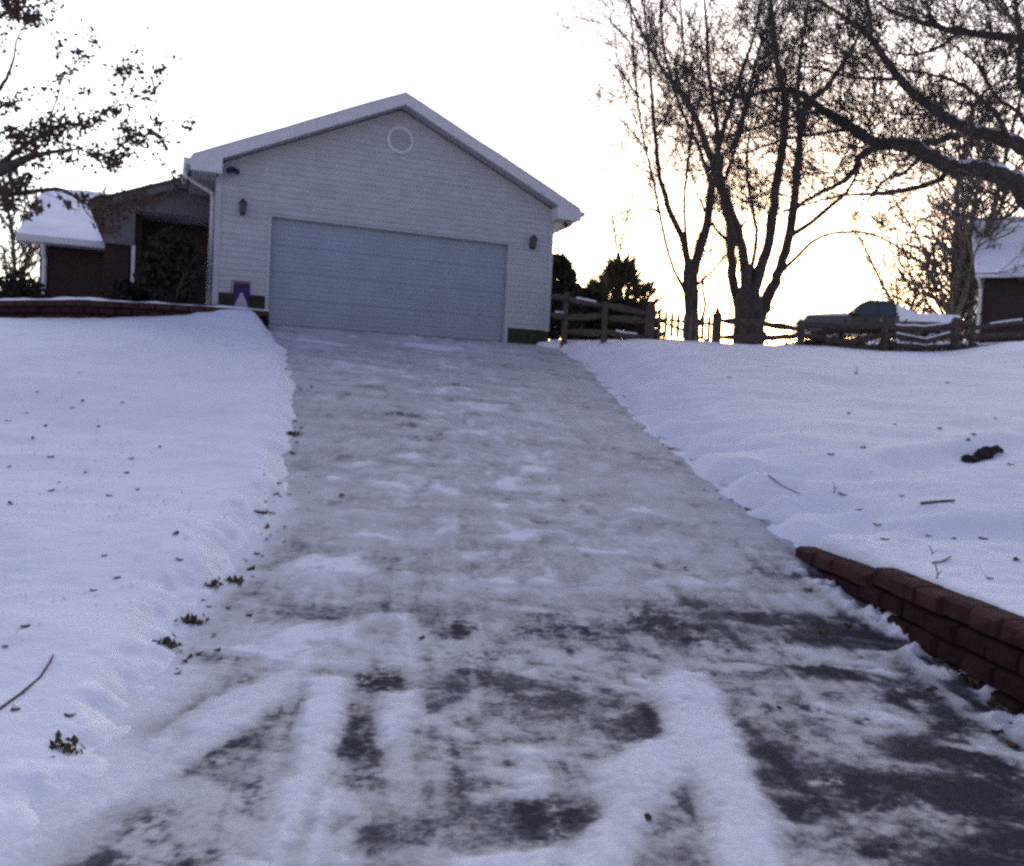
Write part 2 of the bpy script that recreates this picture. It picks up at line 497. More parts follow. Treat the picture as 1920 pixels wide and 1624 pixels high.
# centre joint and two cross joints, filled with a little snow
for px_, py_, ln in ((858, 900, 0), ):
    c0 = hit(862, 820); c1 = hit(846, 1110)
    xc = c0[0] + (c1[0] - c0[0]) * (DY - c0[1]) / (c1[1] - c0[1])
    cov += .11 * np.exp(-((DX - xc) / .022) ** 2) * (.5 + .5 * sst(-.2, .3, n2))
for yj in (4.9, 8.1, 11.4, 14.7):
    cov += .10 * np.exp(-((DY - yj + .012 * n3) / .022) ** 2) * sst(-.1, .4, n2 + n1)


def poly_depth(x, y, pts):
    """Signed depth in metres inside an outline given by photo positions lying on the driveway."""
    V = np.array([hit(a, b)[:2] for a, b in pts])
    out = np.full(x.shape, -9.)
    m = (x > V[:, 0].min() - .4) & (x < V[:, 0].max() + .4) & (y > V[:, 1].min() - .4) & (y < V[:, 1].max() + .4)
    X_, Y_ = x[m], y[m]
    d = np.full(X_.shape, 9.); ins_ = np.zeros(X_.shape, bool)
    for (ax, ay), (bx_, by_) in zip(V, np.roll(V, -1, 0)):
        ex, ey = bx_ - ax, by_ - ay
        t = np.clip(((X_ - ax) * ex + (Y_ - ay) * ey) / (ex * ex + ey * ey + 1e-9), 0, 1)
        d = np.minimum(d, np.hypot(X_ - ax - t * ex, Y_ - ay - t * ey))
        c = ((ay > Y_) != (by_ > Y_)) & (X_ < ex * (Y_ - ay) / (ey + 1e-12) + ax)
        ins_ ^= c
    out[m] = np.where(ins_, d, -d)
    return out


S = np.full(DX.shape, -9.)
for pl_ in (((548, 1258), (500, 1266), (380, 1318), (300, 1368), (200, 1430), (60, 1495), (-80, 1550), (-80, 1660), (20, 1612), (130, 1560), (255, 1492), (355, 1434), (445, 1378), (520, 1325), (572, 1278)),
            ((570, 1262), (652, 1266), (648, 1330), (636, 1400), (630, 1442), (604, 1500), (566, 1560), (545, 1660), (462, 1660), (498, 1560), (528, 1480), (545, 1400), (560, 1330)),
            ((634, 1446), (642, 1500), (614, 1570), (602, 1660), (545, 1660), (575, 1560), (600, 1490)),
            ((716, 1298), (790, 1292), (786, 1340), (762, 1385), (716, 1402), (704, 1360)),
            ((1222, 1262), (1325, 1258), (1352, 1310), (1388, 1370), (1412, 1440), (1442, 1520), (1490, 1660), (1352, 1660), (1330, 1560), (1312, 1492), (1294, 1452), (1268, 1482), (1205, 1560), (1195, 1660), (1030, 1660), (1058, 1590), (1110, 1540), (1150, 1475), (1112, 1442), (1182, 1402), (1240, 1372), (1232, 1310)),
            ((632, 1556), (668, 1540), (655, 1660), (612, 1660)), ((876, 1484), (1022, 1458), (1004, 1490), (900, 1504)), ((840, 1606), (1050, 1588), (1060, 1660), (800, 1660)), ((420, 1660), (440, 1612), (520, 1600), (560, 1660))):
    S = np.maximum(S, poly_depth(DX * .75 + wx * .25, DY * .75 + wy * .25, pl_))
Sm = sst(-.045, .065, S + .030 * n3 + .026 * n4 + .016 * n2)
cov = cov * (1 - Sm) + (.89 + .06 * n1 + .09 * n3 + .08 * n4) * Sm
cov -= near * (1 - Sm) * (.07 + .09 * (1 - sst(4.2, 6.5, DY)) + .13 * sst(-.3, .5, n4 + .6 * n5))
# long scraped streaks following the shovel and the tyres
sc1 = fbm(DX * 9 + DY * 1.2, DY * 1.1, 77, 3); sc2 = fbm(DX * 1.0, DY * 8 + DX * 2.0, 78, 3)
cov += near * (1 - Sm) * (.20 * sst(.20, .55, sc1) - .16 * sst(.2, .55, -sc1) + .16 * sst(.25, .6, sc2))
cov -= Sm * (.10 * sst(.15, .6, sc1 + .5 * n4) + .10 * sst(.2, .6, -n3))
# small crumbs and scuffs of snow everywhere
cr1 = fbm(wx * 5.5, wy * 5.5, 79, 3); cr2 = fbm(wx * 11, wy * 11, 80, 2)
cov += .27 * sst(.30, .55, cr1) * (1 - Sm) * (.5 + .5 * band) * (1 - .4 * near) + .13 * sst(.42, .62, cr2) * (1 - Sm)
cov -= .14 * sst(.36, .6, -cr1) * (1 - Sm)
# loose clumps along the foot of the wall and next to the left bank
fw = XR(DY) - DX
foot = (1 - sst(.10, .42, fw + .10 * n2)) * (1 - sst(6.9, 7.6, DY)) * sst(-.10, .25, fbm(DX * 3.4, DY * 3.4, 71, 3) + .08)
cov = np.maximum(cov, foot * .98)
fl = DX - XL(DY)
lb = (1 - sst(.0, .45, fl + .25 * n2)) * (1 - .9 * sst(8.5, 10, DY))
cov = np.maximum(cov, lb * .9)
cov = np.clip(cov, 0, 1)
DZ = base + .006 * Sm * (1 + .6 * n2 + .6 * n3 + .5 * n4) + .060 * foot * (.5 + 1.0 * n3 + .7 * n4) + .010 * sst(.6, .95, cov) + .003 * n3 - .004
g = gdist(DX, DY)
M_DRIVE = bpy.data.materials.new('trodden_snow_on_concrete'); M_DRIVE.use_nodes = True
nt = M_DRIVE.node_tree; n = nt.nodes; l = nt.links; b = n['Principled BSDF']
at = n.new('ShaderNodeAttribute'); at.attribute_name = 'cover'
geo = n.new('ShaderNodeNewGeometry')
nz = n.new('ShaderNodeTexNoise'); nz.inputs['Scale'].default_value = 34; nz.inputs['Detail'].default_value = 7; nz.inputs['Roughness'].default_value = .65
l.new(geo.outputs['Position'], nz.inputs['Vector'])
ma = n.new('ShaderNodeMath'); ma.operation = 'MULTIPLY_ADD'; ma.inputs[1].default_value = .52; l.new(nz.outputs['Fac'], ma.inputs[0]);
sb = n.new('ShaderNodeMath'); sb.operation = 'SUBTRACT'; sb.inputs[1].default_value = .26; l.new(at.outputs['Fac'], sb.inputs[0]); l.new(sb.outputs[0], ma.inputs[2])
cr = n.new('ShaderNodeValToRGB'); e = cr.color_ramp.elements
e[0].position = .02; e[0].color = (.034, .033, .041, 1); e[1].position = .97; e[1].color = (.80, .79, .81, 1)
for pos, c in ((.20, (.105, .103, .120)), (.40, (.40, .385, .368)), (.56, (.535, .518, .508)), (.76, (.63, .62, .63))):
    k = e.new(pos); k.color = (*c, 1)
l.new(ma.outputs[0], cr.inputs['Fac']); l.new(cr.outputs['Color'], b.inputs['Base Color'])
b.inputs['Roughness'].default_value = .85; b.inputs['Specular IOR Level'].default_value = .08
nb = n.new('ShaderNodeTexNoise'); nb.inputs['Scale'].default_value = 45; nb.inputs['Detail'].default_value = 4
l.new(geo.outputs['Position'], nb.inputs['Vector'])
bp = n.new('ShaderNodeBump'); bp.inputs['Strength'].default_value = .45; bp.inputs['Distance'].default_value = .012
l.new(nb.outputs['Fac'], bp.inputs['Height']); l.new(bp.outputs['Normal'], b.inputs['Normal'])
o = mesh_grid('driveway', DX, DY, DZ, M_DRIVE, {'cover': cov}, mask=g > -.16); o['kind'] = 'structure'

# ------------------------------------------------------------------ house with attached garage


def G(u, nn, z): return GC + UX * u + NV * nn + ZA * z


HW, APEX, EAVE = 3.60, 4.66, 3.02          # half width, siding apex, rake height at the corners
SL = (APEX - EAVE) / HW
DW, DH = 2.55, 2.13
house = thing('house', 'low house with pale sided gable garage, wide grey door and brick wing', 'house', GC)
# lap siding
sd = MB(); st = .118; z = .30; k = 0


def halfw(z): return HW if z <= EAVE else max(0., HW - (z - EAVE) / SL)


for course in range(60):
    z0 = .30 + course * st; z1 = min(z0 + st, APEX)
    if z0 >= APEX - .01: break
    spans = []
    if z0 < DH - .05:
        spans = [(DW + .07, HW)] + ([(-HW, -DW - .07)] if z0 > .5 else [])
        for a, b_ in spans: sd.hexa([G(a, .018, z0), G(b_, .018, z0), G(b_, -.05, z0), G(a, -.05, z0), G(a, .004, z1), G(b_, .004, z1), G(b_, -.05, z1), G(a, -.05, z1)])
        zz1 = z1
        if z1 > DH + .09:
            pass
    else:
        a0, a1 = halfw(z0), halfw(z1)
        sd.hexa([G(-a0, .018, z0), G(a0, .018, z0), G(a0, -.05, z0), G(-a0, -.05, z0), G(-a1, .004, z1), G(a1, .004, z1), G(a1, -.05, z1), G(-a1, -.05, z1)])
# the left side wall of the garage, the same siding
for course in range(24):
    z0 = .30 + course * st; z1 = min(z0 + st, 2.95)
    if z0 > 2.9: break
    sd.hexa([G(-HW - .018, -.06, z0), G(-HW + .05, -.06, z0), G(-HW + .05, -9, z0), G(-HW - .018, -9, z0), G(-HW - .004, -.06, z1), G(-HW + .05, -.06, z1), G(-HW + .05, -9, z1), G(-HW - .004, -9, z1)])
    sd.hexa([G(HW - .05, -.06, z0), G(HW + .018, -.06, z0), G(HW + .018, -9, z0), G(HW - .05, -9, z0), G(HW - .05, -.06, z1), G(HW + .004, -.06, z1), G(HW + .004, -9, z1), G(HW - .05, -9, z1)])
sd.box(GC, UX, NV, ZA, -HW, HW, -9.1, -9.0, .0, 3.0)
sd.add([G(-HW, -9.05, 3.0), G(HW, -9.05, 3.0), G(0, -9.05, APEX)], [(0, 1, 2)])
sd.build('siding', M_SIDING, house)
fb = MB()
fb.box(GC, UX, NV, ZA, -HW + .01, -DW - .071, -.2, .0, -1.2, .535)
fb.box(GC, UX, NV, ZA, DW + .071, HW - .01, -.2, .0, -1.2, .298)
fb.box(GC, UX, NV, ZA, -HW + .01, -HW + .2, -9, -.202, -1.2, .298)
fb.box(GC, UX, NV, ZA, HW - .2, HW - .01, -9, -.202, -1.2, .298)
fb.build('foundation', M_FOUND, house)
for s in (-1, 1):
    t = MB(); t.box(GC, UX, NV, ZA, *sorted((s * (HW - .085), s * (HW + .03))), -.10, .030, .28, 3.02); t.build('corner_trim', M_SIDING, house, bevel=.006)
# door and its frame
dtm = MB()
for s in (-1, 1): dtm.box(GC, UX, NV, ZA, *sorted((s * DW, s * (DW + .07))), -.14, .030, -.05, DH + .05)
dtm.box(GC, UX, NV, ZA, -DW, DW, -.14, .026, DH, DH + .05)
dtm.build('door_frame', M_SIDING, house, bevel=.006)
gd = MB(); gd.box(GC, UX, NV, ZA, -DW + .001, DW - .001, -.19, -.165, -.05, DH + .09); nsec = 4; hs = (DH + .02) / nsec
for i in range(nsec):
    z0 = i * hs - .02 + .002; z1 = (i + 1) * hs - .02 - .002
    gd.box(GC, UX, NV, ZA, -DW + .002, DW - .002, -.16, -.105, z0, z1)
    for j in range(5):        # shallow horizontal ribs
        zz = z0 + .02 + j * (hs - .04) / 5
        gd.hexa([G(-DW + .03, -.098, zz), G(DW - .03, -.098, zz), G(DW - .03, -.106, zz), G(-DW + .03, -.106, zz), G(-DW + .03, -.0985, zz + .085), G(DW - .03, -.0985, zz + .085), G(DW - .03, -.106, zz + .085), G(-DW + .03, -.106, zz + .085)])
gd.build('garage_door', M_DOOR, house, bevel=.004)
sl_ = MB(); sl_.box(GC, UX, NV, ZA, -DW + .004, DW - .004, -.155, -.10, -.05, -.016); sl_.build('door_seal', M_LAMP, house)
# vent in the gable
vz = 4.03
rg = MB(); N = 32
for i in range(N):
    a0, a1 = 2 * math.pi * i / N, 2 * math.pi * (i + 1) / N
    pp = lambda r, a, nn: G(r * math.cos(a), nn, vz + r * math.sin(a))
    for r0, r1, n0, n1 in ((.225, .225, .0, .05), (.225, .29, .05, .05), (.29, .29, .05, .0)):
        rg.quad(pp(r0, a0, n0), pp(r1, a0, n1), pp(r1, a1, n1), pp(r0, a1, n0))
vent = rg.build('gable_vent', M_VENT, house, smooth=False)
lv = MB()
for i in range(8):
    zc = vz - .2 + i * .055; hw_ = math.sqrt(max(0.001, .224 ** 2 - (zc - vz) ** 2))
    lv.hexa([G(-hw_, .040, zc - .02), G(hw_, .040, zc - .02), G(hw_, .034, zc - .02), G(-hw_, .034, zc - .02), G(-hw_, .024, zc + .03), G(hw_, .024, zc + .03), G(hw_, .019, zc + .03), G(-hw_, .019, zc + .03)])
lv.build('louvre', M_SIDING, vent)
# roof: two slopes with overhang, rake boards, soffits
OV, FO, TH = .52, .38, .10
rise = .20


def rz(u, top=0.): return APEX + rise - abs(u) * SL + top       # upper side of rafters


rf = MB()
for s in (-1, 1):
    e_ = s * (HW + OV)
    rf.hexa([G(0, FO - .04, rz(0)), G(e_, FO - .04, rz(e_)), G(e_, -9.4, rz(e_)), G(0, -9.4, rz(0)), G(0, FO - .04, rz(0, .05)), G(e_, FO - .04, rz(e_, .05)), G(e_, -9.4, rz(e_, .05)), G(0, -9.4, rz(0, .05))])
roof = rf.build('roof', M_ROOF, house)
sn = MB()
for s in (-1, 1):
    pts = []
    N = 24
    for i in range(N):
        ua, ub = s * (HW + OV - .03) * i / N, s * (HW + OV - .03) * (i + 1) / N
        hh = lambda u: .045 + .018 * float(fbm(np.array(u * 1.3), np.array(2.), 81, 2))
        sn.hexa([G(ua, FO + .02, rz(ua, .051)), G(ub, FO + .02, rz(ub, .051)), G(ub, -9.3, rz(ub, .051)), G(ua, -9.3, rz(ua, .051)), G(ua, FO - .03, rz(ua, .051 + hh(ua))), G(ub, FO - .03, rz(ub, .051 + hh(ub))), G(ub, -9.3, rz(ub, .08)), G(ua, -9.3, rz(ua, .08))])
sn.build('roof_snow', M_SNOWCAP, roof)
for s in (-1, 1):
    fa = MB(); e_ = s * (HW + OV)
    fa.hexa([G(0, FO - .03, rz(0, -.19)), G(e_, FO - .03, rz(e_, -.19)), G(e_, FO - .03, rz(e_, .05)), G(0, FO - .03, rz(0, .05)), G(0, FO, rz(0, -.19)), G(e_, FO, rz(e_, -.19)), G(e_, FO, rz(e_, .05)), G(0, FO, rz(0, .05))])
    fa.build('rake_board', M_TRIM, house)
    so = MB()      # sloping soffit under the rake
    so.hexa([G(0, .02, rz(0, -.18)), G(e_, .02, rz(e_, -.18)), G(e_, FO - .031, rz(e_, -.18)), G(0, FO - .031, rz(0, -.18)), G(0, .02, rz(0, -.16)), G(e_, .02, rz(e_, -.16)), G(e_, FO - .031, rz(e_, -.16)), G(0, FO - .031, rz(0, -.16))])
    so.build('rake_soffit', M_SOFFIT, house)
    bx = MB(); zb = rz(HW + OV, -.20) - .02; u0, u1 = s * (HW - .06), s * (HW + OV)     # boxed eave return
    bx.hexa([G(u0, FO - .06, zb), G(u1, FO - .06, zb), G(u1, FO + .012, zb), G(u0, FO + .012, zb), G(u0, FO - .06, rz(u0, -.06)), G(u1, FO - .06, rz(u1, -.004)), G(u1, FO + .012, rz(u1, -.004)), G(u0, FO + .012, rz(u0, -.06))])
    bx.hexa([G(u0, .035, zb), G(u0 + s * .05, .035, zb), G(u0 + s * .05, FO - .062, zb), G(u0, FO - .062, zb), G(u0, .035, rz(u0, -.21)), G(u0 + s * .05, .035, rz(u0, -.21)), G(u0 + s * .05, FO - .062, rz(u0, -.21)), G(u0, FO - .062, rz(u0, -.21))])
    bx.build('eave_return', M_TRIM, house, bevel=.004)
    sf = MB(); sf.box(GC, UX, NV, ZA, *sorted((s * (HW + .02), s * (HW + OV - .03))), -9.3, FO - .065, zb, zb + .02); sf.build('eave_soffit', M_SOFFIT, house)
    gt = MB(); e2 = HW + OV      # gutter: open trough along the eave
    prof = [(0, .0), (0, -.12), (.03, -.13), (.09, -.11), (.12, -.02), (.125, .0), (.11, .0), (.085, -.10), (.012, -.11), (.012, 0)]
    zt = rz(e2, .01)
    for i in range(len(prof)):
        (a, za), (c, zc) = prof[i], prof[(i + 1) % len(prof)]
        gt.quad(G(s * (e2 + .004 + a), FO - .02, zt + za), G(s * (e2 + .004 + c), FO - .02, zt + zc), G(s * (e2 + .004 + c), -9.3, zt + zc), G(s * (e2 + .004 + a), -9.3, zt + za))
    gt.add([G(s * (e2 + .004 + a), FO - .02, zt + za) for a, za in prof[:6]], [(0, 1, 2, 3, 4, 5)])
    gt.build('gutter', M_TRIM, house)
    dsn = -.45 if s < 0 else -.25
    pts = [G(s * (e2 + .06), dsn, zt - .10), G(s * (e2 + .05), dsn, zt - .2), G(s * (HW + .08), dsn, zt - .45), G(s * (HW + .065), dsn, zt - .6), G(s * (HW + .065), dsn, .12)]
    if s < 0: pts.append(G(s * (HW + .25), dsn + .15, .02))
    dp = MB(); dp.tube(pts, .036, 8); dp.build('downspout', M_TRIM, house)
# recessed entry under a grey sided gable, and a brick wing to the left
def on_plane(px, py, nn):
    d = Vector(ray(px, py)); o_ = Vector((0, 0, EYE))
    t = (nn - (o_ - GC).dot(NV)) / d.dot(NV)
    q = o_ + d * t - GC
    return q.dot(UX), q.z


def prism(mb, poly, n0, n1):
    k_ = len(poly)
    mb.add([G(u, n0, z) for u, z in poly] + [G(u, n1, z) for u, z in poly], [tuple(range(k_)), tuple(reversed(range(k_, 2 * k_)))] + [((i + 1) % k_, i, k_ + i, k_ + (i + 1) % k_) for i in range(k_)])


WN = -1.9
uE = -HW - .03
pL, pR = on_plane(196, 380, WN), on_plane(330, 347, WN)
gs = (pR[1] - pL[1]) / (pR[0] - pL[0])
zU = lambda u: pL[1] + (u - pL[0]) * gs
u1, zr1 = on_plane(256, 399, WN); u0, zl0 = on_plane(199, 455, WN)
zO = on_plane(320, 402, WN)[1]
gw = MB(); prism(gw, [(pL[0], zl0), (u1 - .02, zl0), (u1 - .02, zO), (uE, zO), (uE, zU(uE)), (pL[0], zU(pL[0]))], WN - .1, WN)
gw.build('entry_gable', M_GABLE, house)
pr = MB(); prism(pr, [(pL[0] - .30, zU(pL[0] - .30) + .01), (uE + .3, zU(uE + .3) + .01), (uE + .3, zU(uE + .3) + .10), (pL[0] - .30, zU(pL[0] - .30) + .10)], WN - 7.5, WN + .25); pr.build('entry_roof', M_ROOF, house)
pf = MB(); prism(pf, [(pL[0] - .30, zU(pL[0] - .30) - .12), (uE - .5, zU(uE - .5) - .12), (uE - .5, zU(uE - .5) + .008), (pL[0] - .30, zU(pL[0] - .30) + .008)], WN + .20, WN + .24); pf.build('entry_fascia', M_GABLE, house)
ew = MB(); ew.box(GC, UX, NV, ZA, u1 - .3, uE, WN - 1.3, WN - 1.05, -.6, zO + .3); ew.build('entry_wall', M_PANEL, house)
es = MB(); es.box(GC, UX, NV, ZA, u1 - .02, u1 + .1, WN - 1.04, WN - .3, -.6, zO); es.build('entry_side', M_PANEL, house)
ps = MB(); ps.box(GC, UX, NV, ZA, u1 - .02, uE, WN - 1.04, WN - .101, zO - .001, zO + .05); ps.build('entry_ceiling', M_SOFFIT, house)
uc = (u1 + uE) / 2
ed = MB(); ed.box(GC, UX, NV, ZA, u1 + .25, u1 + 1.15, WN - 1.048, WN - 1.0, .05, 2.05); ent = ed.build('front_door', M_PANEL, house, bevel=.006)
kn = MB(); kn.tube([G(u1 + .33, WN - 1.0, 1.0), G(u1 + .33, WN - .95, 1.0)], [.02, .03], 8); kn.build('handle', M_LAMP, ent)
up_, _z = on_plane(250, 470, WN)
po = MB(); po.box(GC, UX, NV, ZA, up_ - .035, up_ + .035, WN - .09, WN - .02, -.4, zl0 + .02 if zl0 < zO else zO); po.build('porch_post', M_TRIM, house, bevel=.008)
eb = MB(); eb.box(GC, UX, NV, ZA, pL[0] + .02, u1 - .12, WN - .6, WN - .12, -.8, zl0 + .05); eb.build('entry_brick', M_BRICK, house)
# brick wing: set farther back, low snowy roof sloping towards the driveway
WB = -7.2
a0, ze = on_plane(36, 446, WB + .5); a1, _z = on_plane(268, 450, WB + .5)
ws0, ws1 = a0 + .40, a1 - .5
rs = .42
run = 6.0
for k in range(200):       # ridge where the roof meets the sky
    run = 2 + k * .05
    q = G(a0, WB - run, ze + rs * (run + .5))
    d_ = q - Vector((0, 0, EYE)); py_ = 812 - F_PX * (d_.dot(Vector(cu_)) / d_.dot(Vector(fwd)))
    if py_ < 359: break
bw = MB(); bw.box(GC, UX, NV, ZA, ws0, ws1, WB - 2 * run, WB, -.8, ze); bw.build('brick_wall', M_BRICK, house)
wr = MB()
wr.hexa([G(ws0 - .45, WB + .5, ze), G(ws1 + .5, WB + .5, ze), G(ws1 + .5, WB - run, ze + rs * (run + .5)), G(ws0 - .45, WB - run, ze + rs * (run + .5)), G(ws0 - .45, WB + .5, ze + .1), G(ws1 + .5, WB + .5, ze + .1), G(ws1 + .5, WB - run, ze + .1 + rs * (run + .5)), G(ws0 - .45, WB - run, ze + .1 + rs * (run + .5))])
wr.hexa([G(ws0 - .45, WB - run - .002, ze + rs * (run + .5)), G(ws1 + .5, WB - run - .002, ze + rs * (run + .5)), G(ws1 + .5, WB - 2 * run - .5, ze), G(ws0 - .45, WB - 2 * run - .5, ze), G(ws0 - .45, WB - run - .002, ze + .1 + rs * (run + .5)), G(ws1 + .5, WB - run - .002, ze + .1 + rs * (run + .5)), G(ws1 + .5, WB - 2 * run - .5, ze + .1), G(ws0 - .45, WB - 2 * run - .5, ze + .1)])
wroof = wr.build('wing_roof', M_ROOF, house)
wsn = MB()
NU, NW = 26, 26
vv = []; ff = []
for i in range(NU + 1):
    for j in range(NW + 1):
        u = ws0 - .47 + (ws1 - ws0 + .99) * i / NU; w = WB + .53 - (run + .5) * j / NW
        edge = min(i, NU - i, j, 3) / 3
        h = (.075 + .05 * float(fbm(np.array(u * 1.2), np.array(w * 1.2), 83, 3))) * (.35 + .65 * min(1, edge))
        vv.append(G(u, w, ze + .105 + rs * (WB + .5 - w) + h))
for i in range(NU):
    for j in range(NW): ff.append((i * (NW + 1) + j, i * (NW + 1) + j + 1, (i + 1) * (NW + 1) + j + 1, (i + 1) * (NW + 1) + j))
wsn.add(vv, ff)
wsn.quad(vv[0], vv[NU * (NW + 1)], G(ws1 + .5, WB + .51, ze + .102), G(ws0 - .45, WB + .51, ze + .102))
wsn.add([G(ws0 - .45, WB + .51, ze + .102)] + vv[:NW + 1] + [G(ws0 - .45, WB - run, ze + .102 + rs * (run + .5))], [tuple(range(NW + 3))])
wsn.build('wing_roof_snow', M_SNOWCAP, wroof, smooth=False)
wf = MB(); wf.box(GC, UX, NV, ZA, ws0 - .45, ws1 + .5, WB + .5, WB + .62, ze - .06, ze + .095); wf.build('wing_gutter', M_TRIM, house, bevel=.01)
wso = MB(); wso.box(GC, UX, NV, ZA, ws0 - .43, ws1 + .48, WB + .01, WB + .498, ze - .05, ze - .03); wso.build('wing_soffit', M_SOFFIT, house)
wd = MB(); wd.tube([G(ws0 + .12, WB + .5, ze - .06), G(ws0 + .12, WB + .3, ze - .3), G(ws0 + .12, WB + .06, ze - .4), G(ws0 + .12, WB + .06, -.5)], .06, 8); wd.build('wing_downspout', M_TRIM, house)


def lantern(u, z, label):
    L = thing('wall_lantern', label, 'wall lamp', G(u, .02, z), 'lanterns beside the garage door')
    a = MB(); a.box(G(u, .02, z), UX, NV, ZA, -.05, .05, 0, .025, -.12, .12); a.tube([G(u, .04, z + .10), G(u, .09, z + .17), G(u, .13, z + .14)], .012, 6); a.build('bracket', M_LAMP, L, bevel=.004)
    c = G(u, .13, z)
    b2 = MB()
    for i in range(6):
        th = math.pi / 3 * i
        o1 = UX * math.cos(th) + NV * math.sin(th)
        b2.tube([c + o1 * .05 - ZA * .12, c + o1 * .072 + ZA * .08], .007, 4)
    b2.tube([c - ZA * .17, c - ZA * .14, c - ZA * .12], [.012, .035, .055], 6)
    b2.tube([c + ZA * .08, c + ZA * .10, c + ZA * .15, c + ZA * .17], [.09, .085, .03, .012], 6)
    b2.build('cage', M_LAMP, L)
    g2 = MB(); g2.tube([c - ZA * .12, c + ZA * .08], [.045, .066], 6); g2.build('glass', M_GLASS, L)


lantern(-3.12, 2.22, 'black wall lantern on the siding left of the garage door')
lantern(3.10, 2.22, 'black wall lantern on the siding right of the garage door')
# twin flood light under the left rake, single sensor under the right eave
fl_ = thing('flood_light', 'small dark twin flood light high on the left corner of the garage', 'flood light', G(-3.33, .02, 2.95))
a = MB(); a.box(G(-3.33, .02, 2.95), UX, NV, ZA, -.06, .06, 0, .04, -.05, .05); a.build('base', M_LAMP, fl_, bevel=.006)
for s in (-1, 1):
    a = MB(); c = G(-3.33, .06, 2.95); d = (NV * .8 - ZA * .5 + UX * .55 * s).normalized()
    a.tube([c, c + d * .05, c + d * .07, c + d * .16], [.015, .03, .045, .06], 8); a.build('lamp_head', M_LAMP, fl_)
zb = rz(HW + OV, -.20) - .02
sn_ = thing('motion_sensor', 'tiny dark sensor under the right eave of the garage', 'sensor', G(HW + .25, .12, zb))
a = MB(); a.tube([G(HW + .25, .12, zb), G(HW + .25, .12, zb - .06)], .03, 8); a.build('mount', M_LAMP, sn_)
a = MB(); a.tube([G(HW + .25, .12, zb - .05), G(HW + .25, .2, zb - .1)], [.045, .05], 8); a.build('eye', M_LAMP, sn_)

# garden flag left of the door
fo = G(-3.10, .34, .29)
flag = thing('garden_flag', 'small purple garden flag with a white figure on a thin stand by the siding', 'flag', fo)
a = MB(); a.tube([fo + UX * -.19 - ZA * .5, fo + UX * -.19 + ZA * .46], .007, 6); a.tube([fo + UX * -.2 + ZA * .455, fo + UX * .19 + ZA * .455], .007, 6); a.build('stand', M_LAMP, flag)
fl2 = MB(); NX, NZ = 32, 40; vv = []; ff = []


def fw_(x, z): return fo + UX * x + ZA * z + NV * (.012 * math.sin(x * 22) * (1 - z))


for j in range(NZ + 1):
    for i in range(NX + 1): vv.append(fw_(-.16 + .32 * i / NX, -.08 + .52 * j / NZ))
for j in range(NZ):
    for i in range(NX):
        ff.append((j * (NX + 1) + i, j * (NX + 1) + i + 1, (j + 1) * (NX + 1) + i + 1, (j + 1) * (NX + 1) + i))
for q in ff:
    jj = q[0] // (NX + 1); ii = q[0] % (NX + 1)
    x = abs(ii + .5 - NX / 2) / (NX / 2); zz = (jj + .5) / NZ
    m_ = 0
    wfig = .78 - .62 * sst(.08, .62, zz)
    if .06 < zz < .60 and x < wfig: m_ = 1
    if zz < .07 or zz > .94: m_ = 2
    fl2.add([vv[i] for i in q], [(0, 1, 2, 3)], m_)
fl2.build('cloth', [M_FLAGP, M_FLAGW, M_FLAGR], flag)

# ------------------------------------------------------------------ block walls


